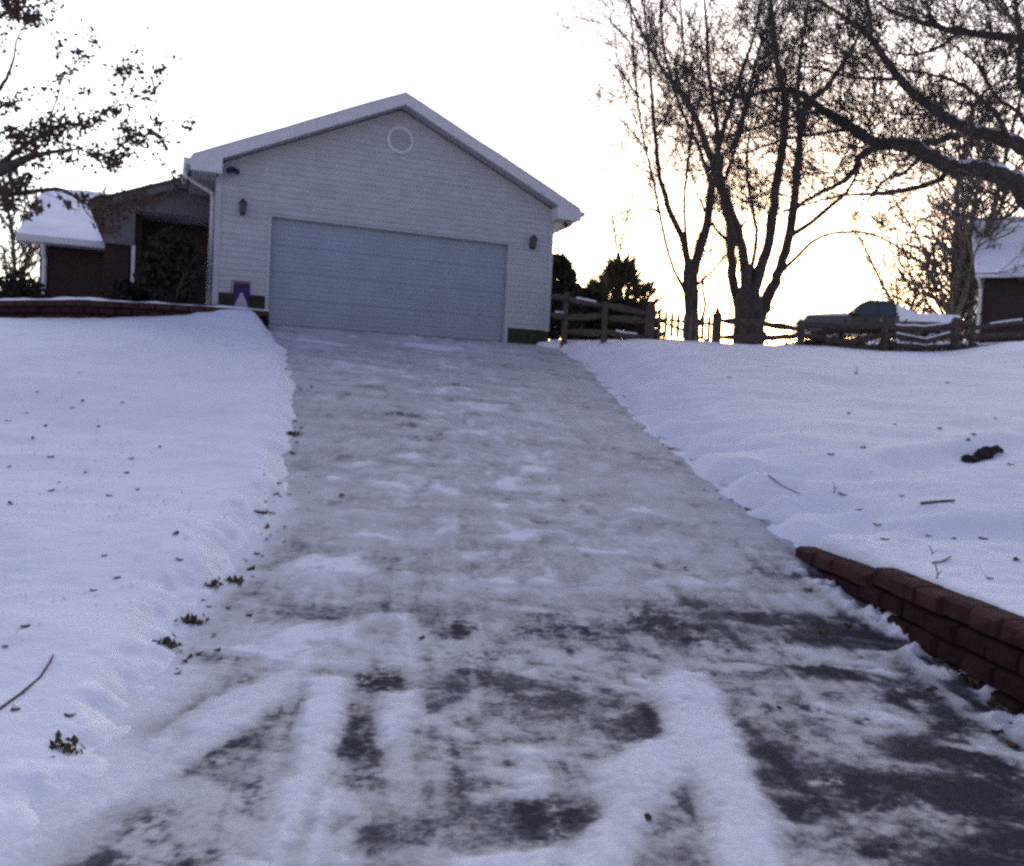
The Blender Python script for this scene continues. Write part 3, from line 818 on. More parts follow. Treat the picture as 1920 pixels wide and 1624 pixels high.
def block_wall(name, label, path, zfoot, ztop, course, blen, thick, snow, capcol=M_BLOCKD, seed=3):
    rnd = random.Random(seed)
    pl = [Vector((p[0], p[1], 0)) for p in path]
    cum = [0]
    for a_, b_ in zip(pl, pl[1:]): cum.append(cum[-1] + (b_ - a_).length)

    def at(s):
        s = max(0, min(cum[-1] - 1e-4, s))
        i = max(k for k in range(len(cum) - 1) if cum[k] <= s)
        t = (s - cum[i]) / (cum[i + 1] - cum[i])
        p = pl[i].lerp(pl[i + 1], t)
        i0, i1 = max(0, i - 1), min(len(pl) - 1, i + 2)
        return p, (pl[i1] - pl[i0]).normalized()
    root = thing(name, label, 'retaining wall', Vector((pl[0].x, pl[0].y, zfoot(0))))
    body, cap, sc = MB(), MB(), MB()
    ncs = 9
    for c in range(ncs):
        s = -(blen / 2) * (c % 2)
        while s < cum[-1]:
            L = blen * rnd.uniform(.93, 1.07)
            s0, s1 = max(0, s), min(cum[-1], s + L - .006)
            s += L
            if s1 - s0 < .05: continue
            sm = (s0 + s1) / 2
            zt_ = ztop(sm)
            z1 = zt_ - c * course - .002; z0 = z1 - course + .004
            if z1 < zfoot(sm) - .1: continue
            (p0, t0), (p1, t1) = at(s0), at(s1)
            out0 = Vector((t0.y, -t0.x, 0)); out1 = Vector((t1.y, -t1.x, 0))
            jit = rnd.uniform(-.016, .014); z1 -= rnd.uniform(0, .010); sb_ = .010 * (ncs - c) * 0
            pj = .03
            # split face: chamfered, bulging front
            f = lambda p, o_, d, z: Vector((p.x, p.y, z)) + o_ * (d + jit)
            m_ = 8
            vs = []; ch = .018
            tgt = cap if c == 0 else body
            q0 = p0 + t0 * ch; q1 = p1 - t1 * ch
            vs = [f(p0, out0, -thick, z0), f(p1, out1, -thick, z0), f(p1, out1, -thick, z1), f(p0, out0, -thick, z1),
                  f(p0, out0, -.01, z0), f(p1, out1, -.01, z0), f(p1, out1, -.01, z1), f(p0, out0, -.01, z1),
                  f(q0, out0, pj, z0 + ch), f(q1, out1, pj * rnd.uniform(.6, 1.3), z0 + ch), f(q1, out1, pj * rnd.uniform(.6, 1.3), z1 - ch), f(q0, out0, pj * rnd.uniform(.6, 1.3), z1 - ch)]
            tgt.add(vs, [(0, 1, 2, 3), (3, 2, 6, 7), (1, 0, 4, 5), (0, 3, 7, 4), (2, 1, 5, 6), (4, 7, 11, 8), (5, 4, 8, 9), (6, 5, 9, 10), (7, 6, 10, 11), (8, 11, 10, 9)])
            if c == 0 and snow:
                N = 3
                for k in range(N):
                    sa, sb2 = s0 + (s1 - s0) * k / N, s0 + (s1 - s0 + .006) * (k + 1) / N
                    (pa, ta), (pb, tb) = at(sa), at(sb2)
                    oa, ob = Vector((ta.y, -ta.x, 0)), Vector((tb.y, -tb.x, 0))
                    ha = .035 + .03 * float(fbm(np.array(sa * 2.5), np.array(1.), 91, 2)); hb_ = .035 + .03 * float(fbm(np.array(sb2 * 2.5), np.array(1.), 91, 2))
                    ha, hb_ = max(.008, ha), max(.008, hb_)
                    q = lambda p, o_, d, z: Vector((p.x, p.y, z)) + o_ * d
                    sc.hexa([q(pa, oa, -thick, z1 + .002), q(pa, oa, .015, z1 + .002), q(pb, ob, .015, z1 + .002), q(pb, ob, -thick, z1 + .002), q(pa, oa, -thick, z1 + ha), q(pa, oa, -.02, z1 + ha), q(pb, ob, -.02, z1 + hb_), q(pb, ob, -thick, z1 + hb_)])
    body.build('block_course', M_BLOCK, root)
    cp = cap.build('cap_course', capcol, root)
    if snow: sc.build('snow_cap', M_SNOWCAP, cp)
    return root


wy = np.linspace(-3.0, WALL_END + .1, 60)
wpath = [(float(XR(y)), float(y)) for y in wy[::-1]]
wtop = lambda s: .43 + .05 * math.sin(s * .35) * 0 + .0 * s
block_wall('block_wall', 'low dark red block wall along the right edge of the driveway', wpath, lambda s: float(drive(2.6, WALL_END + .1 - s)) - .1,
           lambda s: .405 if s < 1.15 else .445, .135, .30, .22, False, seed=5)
lp = [P(505, 579, 17.15), P(430, 574, 16.9), P(300, 561, 16.7), P(150, 552, 16.65), P(0, 559, 17.7), P(-120, 568, 19.0)]
pts = []
for i in range(len(lp) - 1):
    for k in range(8): pts.append((lp[i].lerp(lp[i + 1], k / 8)))
pth = [(p.x, p.y) for p in pts]
pth = [pth[0]] + [((a[0] + 2 * b_[0] + c[0]) / 4, (a[1] + 2 * b_[1] + c[1]) / 4) for a, b_, c in zip(pth, pth[1:], pth[2:])] + [pth[-1]]
pth = pth[::-1]
ZT = 3.05
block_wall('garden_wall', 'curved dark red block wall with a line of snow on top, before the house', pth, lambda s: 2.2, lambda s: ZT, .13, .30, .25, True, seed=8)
# planting bed soil behind it
bed = MB(); ring = [Vector((p[0], p[1], ZT - .03)) for p in pth]; back = [G(-HW - .3, -.4, 0), G(-HW - 3, -1.6, 0), G(-HW - 8, -4.5, 0)]
allp = [r + Vector((0, .2, 0)) for r in ring] + [Vector((b_.x, b_.y, ZT - .03)) for b_ in back]
bed.add(allp, [tuple(range(len(allp)))])
bo = bed.build('planting_bed', M_UNDER); bo['kind'] = 'structure'

# ------------------------------------------------------------------ split rail fence and picket gate
FY = 19.6


def fence_run(label, posts, rails, extra=None):
    p0 = posts[0]
    base_ = P(p0[0], 650, FY)
    base_.z = float(snow_z(base_.x, base_.y))
    T = thing('split_rail_fence', label, 'fence', base_, 'split rail fences on the crest')
    for px, py_top, w in posts:
        t_ = P(px, py_top, FY); gz = float(snow_z(t_.x, t_.y)) - .3
        m_ = MB(); lean = random.uniform(-.03, .03)
        m_.tube([(t_.x + lean, t_.y, gz), (t_.x + lean * .4, t_.y, (gz + t_.z) / 2), (t_.x, t_.y, t_.z - .05), (t_.x + .01, t_.y, t_.z)], [w, w * .95, w * .9, w * .6], 7, jag=.12)
        m_.build('post', M_WOOD, T)
    for rr in rails:
        pts = [P(a, b_, FY + c) for a, b_, c in rr]
        pts2 = []
        for a_, b_ in zip(pts, pts[1:]):
            for k in range(4): pts2.append(a_.lerp(b_, k / 4) + Vector((0, 0, random.uniform(-.008, .008))))
        pts2.append(pts[-1])
        nn = len(pts2); rd = [random.uniform(.062, .082) * (.6 if i in (0, nn - 1) else 1) for i in range(nn)]
        m_ = MB(); m_.tube(pts2, rd, 6, jag=.14); ro = m_.build('rail', M_WOOD, T)
        if random.random() < .45:
            m_ = MB(); m_.tube([p + Vector((0, -.015, r_ * .75)) for p, r_ in zip(pts2[1:-1], rd[1:-1])], [r_ * .45 for r_ in rd[1:-1]], 5); m_.build('rail_snow', M_SNOWCAP, ro)
    return T


fence_run('grey brown split rail fence between the garage and the picket gate', [(1062, 548, .075), (1135, 566, .07)],
          [((1034, 556, -.4), (1062, 560, 0)), ((1062, 560, 0), (1135, 574, .06)), ((1135, 572, .06), (1214, 588, 0)), ((1034, 590, -.4), (1062, 592, 0)), ((1058, 597, 0), (1138, 592, .06)), ((1134, 596, .06), (1214, 602, 0)), ((1062, 622, 0), (1138, 625, .06)), ((1134, 622, .06), (1214, 634, 0))])
fence_run('grey brown split rail fence on the crest right of the picket gate, sagging rails', [(1503, 600, .10), (1661, 592, .10), (1793, 596, .10), (1825, 604, .08), (1940, 590, .10)],
          [((1352, 601, 0), (1428, 606, .06), (1500, 618, 0)), ((1352, 632, 0), (1430, 634, .06), (1500, 630, 0)), ((1505, 608, .06), (1580, 613, 0), (1664, 612, .05)), ((1662, 614, 0), (1730, 616, .05), (1795, 609, 0)), ((1795, 606, .05), (1825, 607, 0)), ((1825, 615, 0), (1945, 600, 0)),
           ((1505, 630, .06), (1585, 643, 0), (1664, 626, .05)), ((1660, 626, 0), (1735, 640, .05), (1795, 624, 0)), ((1795, 632, .05), (1942, 628, 0)), ((1505, 652, .02), (1590, 648, .05), (1662, 656, .03)), ((1662, 646, 0), (1735, 652, .05), (1795, 646, 0)), ((1795, 654, .05), (1942, 645, 0)), ((1510, 640, .2), (1650, 655, .2)), ((1530, 622, .25), (1700, 618, .3))])
for px, pt, lab in ((1221, 562, 'pointed wooden gate post left of the picket gate'), (1346, 574, 'pointed wooden gate post right of the picket gate')):
    t_ = P(px, pt, FY); gz = float(snow_z(t_.x, t_.y))
    T = thing('gate_post', lab, 'gate post', (t_.x, t_.y, gz), 'posts of the picket gate')
    m_ = MB(); w = .095
    m_.box(Vector((t_.x, t_.y, 0)), XA, YA, ZA, -w, w, -w, w, gz - .4, t_.z - .2); m_.build('shaft', M_WOOD, T, bevel=.012)
    m_ = MB(); q = lambda x, y, z: Vector((t_.x + x, t_.y + y, z))
    m_.hexa([q(-w * 1.15, -w * 1.15, t_.z - .2), q(w * 1.15, -w * 1.15, t_.z - .2), q(w * 1.15, w * 1.15, t_.z - .2), q(-w * 1.15, w * 1.15, t_.z - .2), q(-w * 1.1, -w * 1.1, t_.z - .17), q(w * 1.1, -w * 1.1, t_.z - .17), q(w * 1.1, w * 1.1, t_.z - .17), q(-w * 1.1, w * 1.1, t_.z - .17)])
    m_.hexa([q(-w * .7, -w * .7, t_.z - .168), q(w * .7, -w * .7, t_.z - .168), q(w * .7, w * .7, t_.z - .168), q(-w * .7, w * .7, t_.z - .168), q(-.02, -.02, t_.z), q(.02, -.02, t_.z), q(.02, .02, t_.z), q(-.02, .02, t_.z)])
    m_.build('finial', M_WOOD, T)
gb = P(1285, 645, FY)
gate = thing('picket_gate', 'weathered wooden picket gate with a diagonal brace between two pointed posts', 'gate', (gb.x, gb.y, float(snow_z(gb.x, gb.y))))
for i in range(9):
    px = 1238 + i * 11.6
    tp = P(px, 578 + i * 1.6 + 4 * math.sin(math.pi * i / 8), FY); zb_ = float(snow_z(tp.x, tp.y)) + .06
    m_ = MB(); w = .040
    m_.add([(tp.x - w, tp.y, zb_), (tp.x + w, tp.y, zb_), (tp.x + w, tp.y, tp.z - .06), (tp.x, tp.y, tp.z), (tp.x - w, tp.y, tp.z - .06), (tp.x - w, tp.y + .02, zb_), (tp.x + w, tp.y + .02, zb_), (tp.x + w, tp.y + .02, tp.z - .06), (tp.x, tp.y + .02, tp.z), (tp.x - w, tp.y + .02, tp.z - .06)],
           [(0, 1, 2, 3, 4), (9, 8, 7, 6, 5), (0, 5, 6, 1), (1, 6, 7, 2), (2, 7, 8, 3), (3, 8, 9, 4), (4, 9, 5, 0)])
    m_.build('picket', M_BARK3, gate)
for (a, b_), (c, d), nm in (((1231, 598), (1338, 608), 'gate_rail'), ((1231, 636), (1338, 643), 'gate_rail'), ((1238, 602), (1330, 640), 'brace')):
    m_ = MB(); m_.tube([P(a, b_, FY + .05), P(c, d, FY + .05)], .042, 4); m_.build(nm, M_WOOD, gate)

# ------------------------------------------------------------------ trees


def rv(s=1.): return Vector((random.gauss(0, s), random.gauss(0, s), random.gauss(0, s)))


def twig(mb, p, d, L, r, lvl, wander=.16, trop=.10, kids=5, tips=None, ang=(25, 55), sides=3):
    nseg = 5 if lvl > 0 else 4
    pts = [Vector(p)]; d = Vector(d).normalized(); dirs = []
    for i in range(nseg):
        d = (d + rv(wander) + ZA * trop).normalized(); dirs.append(d.copy())
        pts.append(pts[-1] + d * (L / nseg))
    mb.tube(pts, [r * (1 - .7 * i / nseg) for i in range(nseg + 1)], sides + (1 if r > .02 else 0), cap=False)
    if tips is not None and lvl == 0: tips.append((pts[-1], d)); tips.append((pts[-2], dirs[-2]))
    if lvl > 0:
        for k in range(kids):
            t = random.uniform(.18, 1.0); i = min(nseg - 1, int(t * nseg))
            b_ = pts[i].lerp(pts[i + 1], t * nseg - i)
            dd = dirs[i]
            ax = dd.orthogonal().normalized(); ax.rotate(Matrix.Rotation(random.uniform(0, 6.283), 3, dd))
            nd = dd.copy(); nd.rotate(Matrix.Rotation(R(random.uniform(*ang)), 3, ax))
            twig(mb, b_, nd, L * random.uniform(.38, .72) * (1.1 - .35 * t), max(.0045, r * .6), lvl - 1, wander, trop, kids, tips, ang, sides)


def limb_path(pp, Y, drift=.0, sub=3, seed=0):
    """pp: (px, py, width px) -> smooth 3-D polyline at about depth Y, wandering in depth."""
    rnd = random.Random(seed)
    ph = rnd.uniform(0, 6.28); amp = drift * rnd.choice((-1, 1)); n_ = len(pp)
    cp = []; cr_ = []
    for i, (a, b_, w) in enumerate(pp):
        t = i / (n_ - 1)
        y = Y + amp * t + .25 * drift * math.sin(3 * t + ph) * t
        cp.append(P(a, b_, y)); cr_.append(w * y / F_PX / 2 * 1.1)
    out = []; rad = []
    for i in range(n_ - 1):
        p0, p1, p2, p3 = cp[max(0, i - 1)], cp[i], cp[i + 1], cp[min(n_ - 1, i + 2)]
        for k in range(sub):
            t = k / sub
            q = .5 * ((2 * p1) + (p2 - p0) * t + (2 * p0 - 5 * p1 + 4 * p2 - p3) * t * t + (3 * p1 - p0 - 3 * p2 + p3) * t ** 3)
            out.append(q); rad.append(cr_[i] * (1 - t) + cr_[i + 1] * t)
    out.append(cp[-1]); rad.append(cr_[-1])
    return out, rad


CR = lambda L: [(1060 + .448 * a, .448 * b_, w * .448) for a, b_, w in L]


def traced_tree(name, label, cat, Y, trunk, limbs, base, drift=1.2, dens=3.2, L0=(.5, 1.3), lvl=2, kids=5, trop=.10, mt=None, end_L=2.0, snow=None, group=None, start=.18, tips=None, r_tw=.012, wander=.10, ang=(20, 48), zmin=-9.):
    mt = mt or M_BARK
    T = thing(name, label, cat, base, group)
    m_ = MB(); pts, rad = limb_path(trunk, Y, 0, 4, 1)
    pts = [Vector(base) - ZA * .3] + pts; rad = [rad[0] * 1.35] + rad
    m_.tube(pts, rad, 10, jag=.06)
    tr = m_.build('trunk', mt, T, smooth=True)
    lm, tw, sc = MB(), MB(), MB()
    for k, L in enumerate(limbs):
        pts, rad = limb_path(L, Y, drift, 4, k + 17 * len(limbs))
        pts = [p + rv(rad[i] * .12) if 0 < i < len(pts) - 1 else p for i, p in enumerate(pts)]
        lm.tube(pts, rad, 8, jag=.08)
        n_ = len(pts)
        for i in range(n_ - 1):
            seg = pts[i + 1] - pts[i]
            if i / n_ < start: continue
            cnt = seg.length * dens * (1.0 if i / n_ > .35 else .5)
            cnt = int(cnt) + (random.random() < cnt % 1)
            for c in range(cnt):
                b_ = pts[i].lerp(pts[i + 1], random.random())
                d = seg.normalized(); ax = d.orthogonal().normalized(); ax.rotate(Matrix.Rotation(random.uniform(0, 6.283), 3, d))
                nd = d.copy(); nd.rotate(Matrix.Rotation(R(random.uniform(25, 70)), 3, ax))
                nd = (nd + ZA * .15).normalized()
                if nd.z < zmin: nd.z = abs(nd.z) * .6 + zmin
                twig(tw, b_, nd, random.uniform(*L0), min(rad[i] * .5, random.uniform(.6, 1.3) * r_tw), lvl, wander, trop, kids, tips, ang)
        d = (pts[-1] - pts[-2]).normalized()
        twig(tw, pts[-1], d, end_L, rad[-1], lvl + 1, .10, trop, kids, tips, ang)
        if snow and k in snow:
            i0 = 1; i1 = int(n_ * .55)
            rr = [rad[i] * .66 * (.5 if i in (i0, i1 - 1) else random.uniform(.75, 1)) for i in range(i0, i1)]
            sc.tube([pts[i] + Vector((0, -.1, .62)).normalized() * rad[i] * .62 for i in range(i0, i1)], rr, 7)
    lo = lm.build('limbs', mt, T, smooth=True)
    if snow: sc.build('limb_snow', M_SNOWCAP, lo, smooth=True)
    tw.build('twigs', mt, T)
    return T


def gz(x, y): return float(snow_z(np.array(x), np.array(y)))


YA_ = 21.2
b_ = P(1296, 640, YA_); b_.z = gz(b_.x, b_.y)
traced_tree('bare_tree', 'slender bare forked tree right behind the picket gate', 'tree', YA_, CR([(528, 1430, 64), (528, 1300, 56), (524, 1190, 60), (520, 1130, 56)]),
            [CR(x) for x in ([(505, 1230, 18), (485, 1190, 16), (440, 1090, 13), (400, 920, 12), (370, 760, 10), (340, 640, 9), (300, 400, 8), (280, 130, 6), (270, -40, 5)],
                             [(515, 1160, 34), (495, 1020, 26), (430, 860, 22), (390, 700, 18), (370, 500, 14), (350, 250, 10), (330, 40, 8)],
                             [(522, 1150, 20), (498, 900, 12), (510, 700, 11), (530, 500, 10), (500, 250, 8), (480, -20, 6)],
                             [(535, 1150, 40), (565, 1030, 38), (600, 900, 34), (612, 780, 28), (640, 620, 24), (690, 450, 18), (740, 300, 14), (790, 150, 10), (820, 0, 8)],
                             [(540, 1200, 14), (600, 1150, 11), (670, 1072, 7)], [(560, 1360, 16), (585, 1290, 14), (575, 1200, 10), (590, 1120, 6)],
                             [(300, 400, 8), (230, 300, 6), (150, 220, 4), (90, 180, 3)], [(340, 640, 8), (270, 540, 6), (190, 470, 4), (130, 440, 3)], [(285, 200, 7), (210, 110, 5), (140, 40, 4), (90, -20, 3)], [(365, 730, 8), (290, 690, 5), (220, 680, 3)], [(400, 890, 10), (330, 870, 8), (240, 890, 6), (130, 940, 4)],
                             [(612, 800, 18), (560, 620, 14), (470, 420, 12), (420, 240, 9), (400, 60, 7)])],
            b_, drift=1.4, dens=6.2, L0=(.7, 1.9), lvl=2, kids=6, r_tw=.014, end_L=2.0, group='bare trees behind the fence')
YB_ = 21.8
b_ = P(1402, 645, YB_); b_.z = gz(b_.x, b_.y)
traced_tree('bare_tree', 'broad bare tree with several stems fanning from one thick base behind the fence', 'tree', YB_, CR([(765, 1440, 122), (768, 1340, 118), (765, 1260, 104), (770, 1200, 70)]),
            [CR(x) for x in ([(735, 1330, 50), (715, 1240, 42), (690, 1060, 36), (690, 960, 34), (670, 870, 32), (640, 760, 32), (600, 640, 28), (540, 480, 24), (470, 370, 20), (400, 280, 15), (330, 160, 10), (280, 40, 7)],
                             [(765, 1230, 48), (738, 1040, 36), (700, 900, 32), (655, 770, 28), (640, 640, 24), (630, 500, 18), (600, 300, 14), (590, 100, 10), (580, -20, 8)],
                             [(785, 1220, 52), (840, 1060, 40), (868, 900, 38), (890, 740, 34), (915, 560, 32), (920, 430, 28), (890, 280, 24), (870, 120, 18), (858, -20, 14)],
                             [(815, 1330, 56), (850, 1230, 46), (900, 1120, 38), (938, 980, 36), (958, 850, 34), (970, 700, 30), (985, 560, 26), (1010, 430, 24), (1090, 370, 20), (1170, 250, 15), (1240, 120, 10), (1270, -10, 7)],
                             [(985, 560, 20), (970, 400, 18), (985, 220, 13), (1010, 60, 9), (1020, -30, 7)],
                             [(770, 1170, 18), (800, 1010, 16), (790, 900, 14), (760, 740, 11), (770, 560, 8), (800, 400, 6)],
                             [(942, 990, 22), (1060, 905, 18), (1180, 800, 13), (1230, 700, 8)],
                             [(915, 1130, 18), (980, 1065, 15), (1050, 1000, 13), (1150, 972, 11), (1280, 980, 9), (1400, 1040, 7), (1470, 1085, 5)],
                             [(680, 1010, 14), (640, 970, 12), (590, 900, 9), (560, 830, 6)],
                             [(690, 640, 16), (760, 420, 14), (800, 250, 12), (850, 80, 9)], [(660, 780, 16), (720, 600, 13), (770, 430, 10), (800, 330, 7)])],
            b_, drift=1.8, dens=5.6, L0=(.7, 1.9), lvl=2, kids=6, r_tw=.014, end_L=2.2, group='bare trees behind the fence')
YC_ = 12.0
tb = P(2140, 1000, YC_); tbz = gz(tb.x, tb.y)
CL = [CR(x) for x in ([(2180, 1300, 110), (2060, 980, 88), (1960, 860, 76), (1890, 780, 74), (1820, 735, 70), (1710, 712, 62), (1610, 700, 58), (1520, 650, 54), (1440, 612, 50), (1340, 606, 44), (1265, 585, 38), (1190, 530, 34), (1080, 465, 30), (1000, 400, 26), (900, 375, 20), (760, 400, 14), (640, 430, 9), (560, 445, 6)],
                      [(2200, 1150, 90), (2110, 760, 70), (1980, 640, 58), (1850, 590, 54), (1740, 560, 50), (1660, 530, 46), (1590, 495, 42), (1530, 440, 38), (1470, 400, 36), (1400, 330, 32), (1335, 240, 28), (1270, 150, 22), (1180, 80, 15), (1060, 0, 9)],
                      [(1275, 160, 20), (1275, 80, 15), (1250, -30, 10)],
                      [(1610, 705, 26), (1560, 755, 22), (1450, 790, 20), (1340, 808, 18), (1200, 815, 10), (1080, 835, 8), (960, 870, 5)],
                      [(1330, 610, 26), (1240, 650, 24), (1190, 740, 20), (1080, 800, 17), (980, 855, 12), (880, 900, 6)],
                      [(1450, 614, 30), (1550, 592, 28), (1660, 560, 26)],
                      [(2260, 500, 60), (2080, 260, 44), (1940, 180, 34), (1800, 150, 30), (1650, 135, 24), (1500, 95, 18), (1380, 55, 12), (1300, 0, 7)],
                      [(2200, 700, 50), (2000, 460, 34), (1900, 330, 24), (1905, 180, 20), (1890, 60, 16), (1880, -60, 12)],
                      [(1700, 560, 20), (1700, 470, 16), (1760, 380, 12), (1850, 330, 9)],
                      [(1860, 600, 24), (1800, 480, 18), (1700, 380, 15), (1600, 330, 12), (1480, 300, 8), (1380, 290, 5)],
                      [(1200, 540, 16), (1060, 560, 13), (900, 590, 10), (760, 640, 7)], [(1080, 465, 16), (980, 480, 13), (860, 520, 10), (720, 560, 7)],
                      [(1400, 330, 16), (1300, 330, 13), (1180, 320, 10), (1040, 280, 8), (900, 290, 5)], [(1500, 640, 18), (1420, 720, 14), (1330, 760, 10), (1260, 850, 6)],
                      [(1650, 135, 16), (1560, 200, 13), (1450, 230, 9), (1330, 210, 6)], [(1950, 185, 18), (1850, 60, 14), (1760, -40, 10)], [(1990, 640, 22), (1900, 480, 16), (1800, 400, 12), (1720, 270, 9), (1650, 210, 6)],
                      [(1930, 820, 22), (1860, 900, 14), (1760, 920, 9), (1640, 900, 5)])]
traced_tree('spreading_tree', 'large dark bare tree reaching in from the right with snow on its thick limbs', 'tree', YC_, [(2180, 1090, 56), (2175, 900, 54), (2170, 560, 52), (2190, 300, 46), (2180, 100, 36)],
            CL, (P(2180, 1090, YC_).x, YC_, gz(P(2180, 1090, YC_).x, YC_)), drift=1.8, dens=9.0, L0=(.6, 1.7), lvl=2, kids=6, trop=.03, end_L=.9, snow=(0, 1), start=.08, r_tw=.010, wander=.085, ang=(18, 46), zmin=-.05)


# generic standing bare tree
def bare(name, label, px, py, Y, H, stems, mt, group, r=.09, lean=.16, lvl=3, kids=5, tw_L=.42, trop=.12, spread=.35):
    b_ = P(px, py, Y); b_.z = gz(b_.x, b_.y)
    T = thing(name, label, 'tree', b_, group)
    m_, tw = MB(), MB()
    for s in range(stems):
        d = Vector((random.uniform(-1, 1) * lean, random.uniform(-1, 1) * lean, 1)).normalized()
        pts = [b_ - ZA * .3 + Vector((random.uniform(-1, 1), random.uniform(-1, 1), 0)) * r * (stems > 1) * 1.5]; hh = H * random.uniform(.8, 1)
        n_ = 9; dd = d.copy()
        for i in range(n_):
            dd = (dd + rv(.06) + ZA * .03).normalized(); pts.append(pts[-1] + dd * (hh / n_))
        rr = [r * (1 - .85 * i / n_) * (1.3 if i == 0 else 1) for i in range(n_ + 1)]
        m_.tube(pts, rr, 7, jag=.06)
        for i in range(2, n_ + 1):
            for c in range(4):
                t = random.random(); j = min(n_ - 1, i - 1)
                p = pts[j].lerp(pts[j + 1], t)
                az = random.uniform(0, 6.283)
                nd = Vector((math.cos(az), math.sin(az), random.uniform(.35, 1.3))).normalized()
                twig(tw, p, nd, H * tw_L * random.uniform(.4, 1) * (1.1 - .6 * i / n_), max(.006, rr[j] * .42), lvl - 1, .15, trop, kids)
    m_.build('trunk', mt, T, smooth=True)
    tw.build('twigs', mt, T)
    return T


GF = 'bare trees in the far background'
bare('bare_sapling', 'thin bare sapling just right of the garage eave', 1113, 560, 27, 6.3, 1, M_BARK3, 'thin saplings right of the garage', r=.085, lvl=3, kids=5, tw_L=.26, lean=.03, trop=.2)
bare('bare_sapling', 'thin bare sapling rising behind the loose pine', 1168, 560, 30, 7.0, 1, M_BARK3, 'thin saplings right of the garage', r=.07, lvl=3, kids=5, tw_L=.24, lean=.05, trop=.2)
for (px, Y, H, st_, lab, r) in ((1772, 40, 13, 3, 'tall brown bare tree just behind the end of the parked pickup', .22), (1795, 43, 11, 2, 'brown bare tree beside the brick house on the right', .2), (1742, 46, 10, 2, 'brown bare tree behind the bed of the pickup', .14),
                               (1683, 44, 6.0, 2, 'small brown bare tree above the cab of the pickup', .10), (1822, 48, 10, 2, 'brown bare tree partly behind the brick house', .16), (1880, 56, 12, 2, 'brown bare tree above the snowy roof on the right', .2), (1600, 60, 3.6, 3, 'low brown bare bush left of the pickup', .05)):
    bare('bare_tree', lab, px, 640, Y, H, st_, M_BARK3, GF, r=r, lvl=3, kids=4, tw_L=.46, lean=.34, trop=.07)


# oak with dry leaves on the left
def leaf_quad(mb, p, s, d=None):
    a = rv().normalized(); b_ = a.cross(rv()).normalized(); c = a.cross(b_)
    mb.add([p, p + a * s * .5 + b_ * s * .34 + c * s * .08, p + a * s, p + a * s * .5 - b_ * s * .34 + c * s * .08], [(0, 1, 2), (0, 2, 3)])


C7 = lambda L: [(.2586 * a, .2586 * b_, w * .2586) for a, b_, w in L]
YF_ = 9.6
tips = []
tbx = P(-330, 1000, YF_)
oak = traced_tree('oak_tree', 'oak on the far left holding clusters of dry brown leaves', 'tree', YF_, [(-330, 1000, 80), (-335, 700, 72), (-330, 450, 66), (-340, 200, 56), (-330, -100, 40)],
                  [C7(x) for x in ([(-1270, 1800, 170), (-700, 1500, 130), (-250, 1330, 100), (0, 1245, 78), (140, 1175, 60), (260, 1130, 40), (420, 1095, 24), (560, 1080, 14), (690, 1040, 8), (800, 1030, 5)],
                                   [(-60, 1255, 50), (100, 1110, 36), (280, 990, 30), (430, 910, 22), (560, 895, 16), (690, 850, 11), (800, 800, 7), (840, 760, 5)],
                                   [(-160, 1340, 50), (60, 1400, 38), (220, 1395, 30), (400, 1370, 26), (500, 1400, 22), (600, 1465, 17), (700, 1510, 11), (740, 1530, 6)], [(585, 1465, 10), (620, 1530, 8), (680, 1600, 5)],
                                   [(-600, 1200, 70), (-200, 900, 44), (0, 640, 26), (60, 540, 20), (100, 420, 15), (118, 300, 12), (170, 200, 8), (230, 140, 5)],
                                   [(-500, 500, 60), (-150, 250, 36), (0, 120, 26), (130, 60, 16), (260, 40, 9), (400, 10, 5)], [(300, 985, 14), (420, 700, 11), (450, 560, 8), (540, 500, 5)],
                                   [(690, 860, 10), (800, 900, 9), (930, 960, 7), (1040, 970, 4)], [(560, 1080, 12), (700, 1120, 10), (840, 1150, 8), (960, 1110, 6), (1080, 1200, 4)], [(840, 860, 8), (930, 700, 7), (980, 600, 5), (1000, 520, 4)], [(930, 960, 7), (1040, 760, 5), (1100, 690, 4)],
                                   [(-100, 1500, 40), (30, 1480, 26), (60, 1400, 16), (130, 1330, 8)], [(-200, 900, 30), (-40, 790, 22), (80, 750, 14), (180, 730, 7)])],
                  (tbx.x, YF_, gz(tbx.x, YF_)), drift=.5, dens=3.0, L0=(.2, .5), lvl=1, kids=3, trop=.05, end_L=.3, start=.1, tips=tips, r_tw=.006, mt=M_BARK)
lf = MB()
for p, d in tips:
    if random.random() < .3: continue
    for k in range(random.randint(2, 5)): leaf_quad(lf, p + rv(.035), random.uniform(.035, .07))
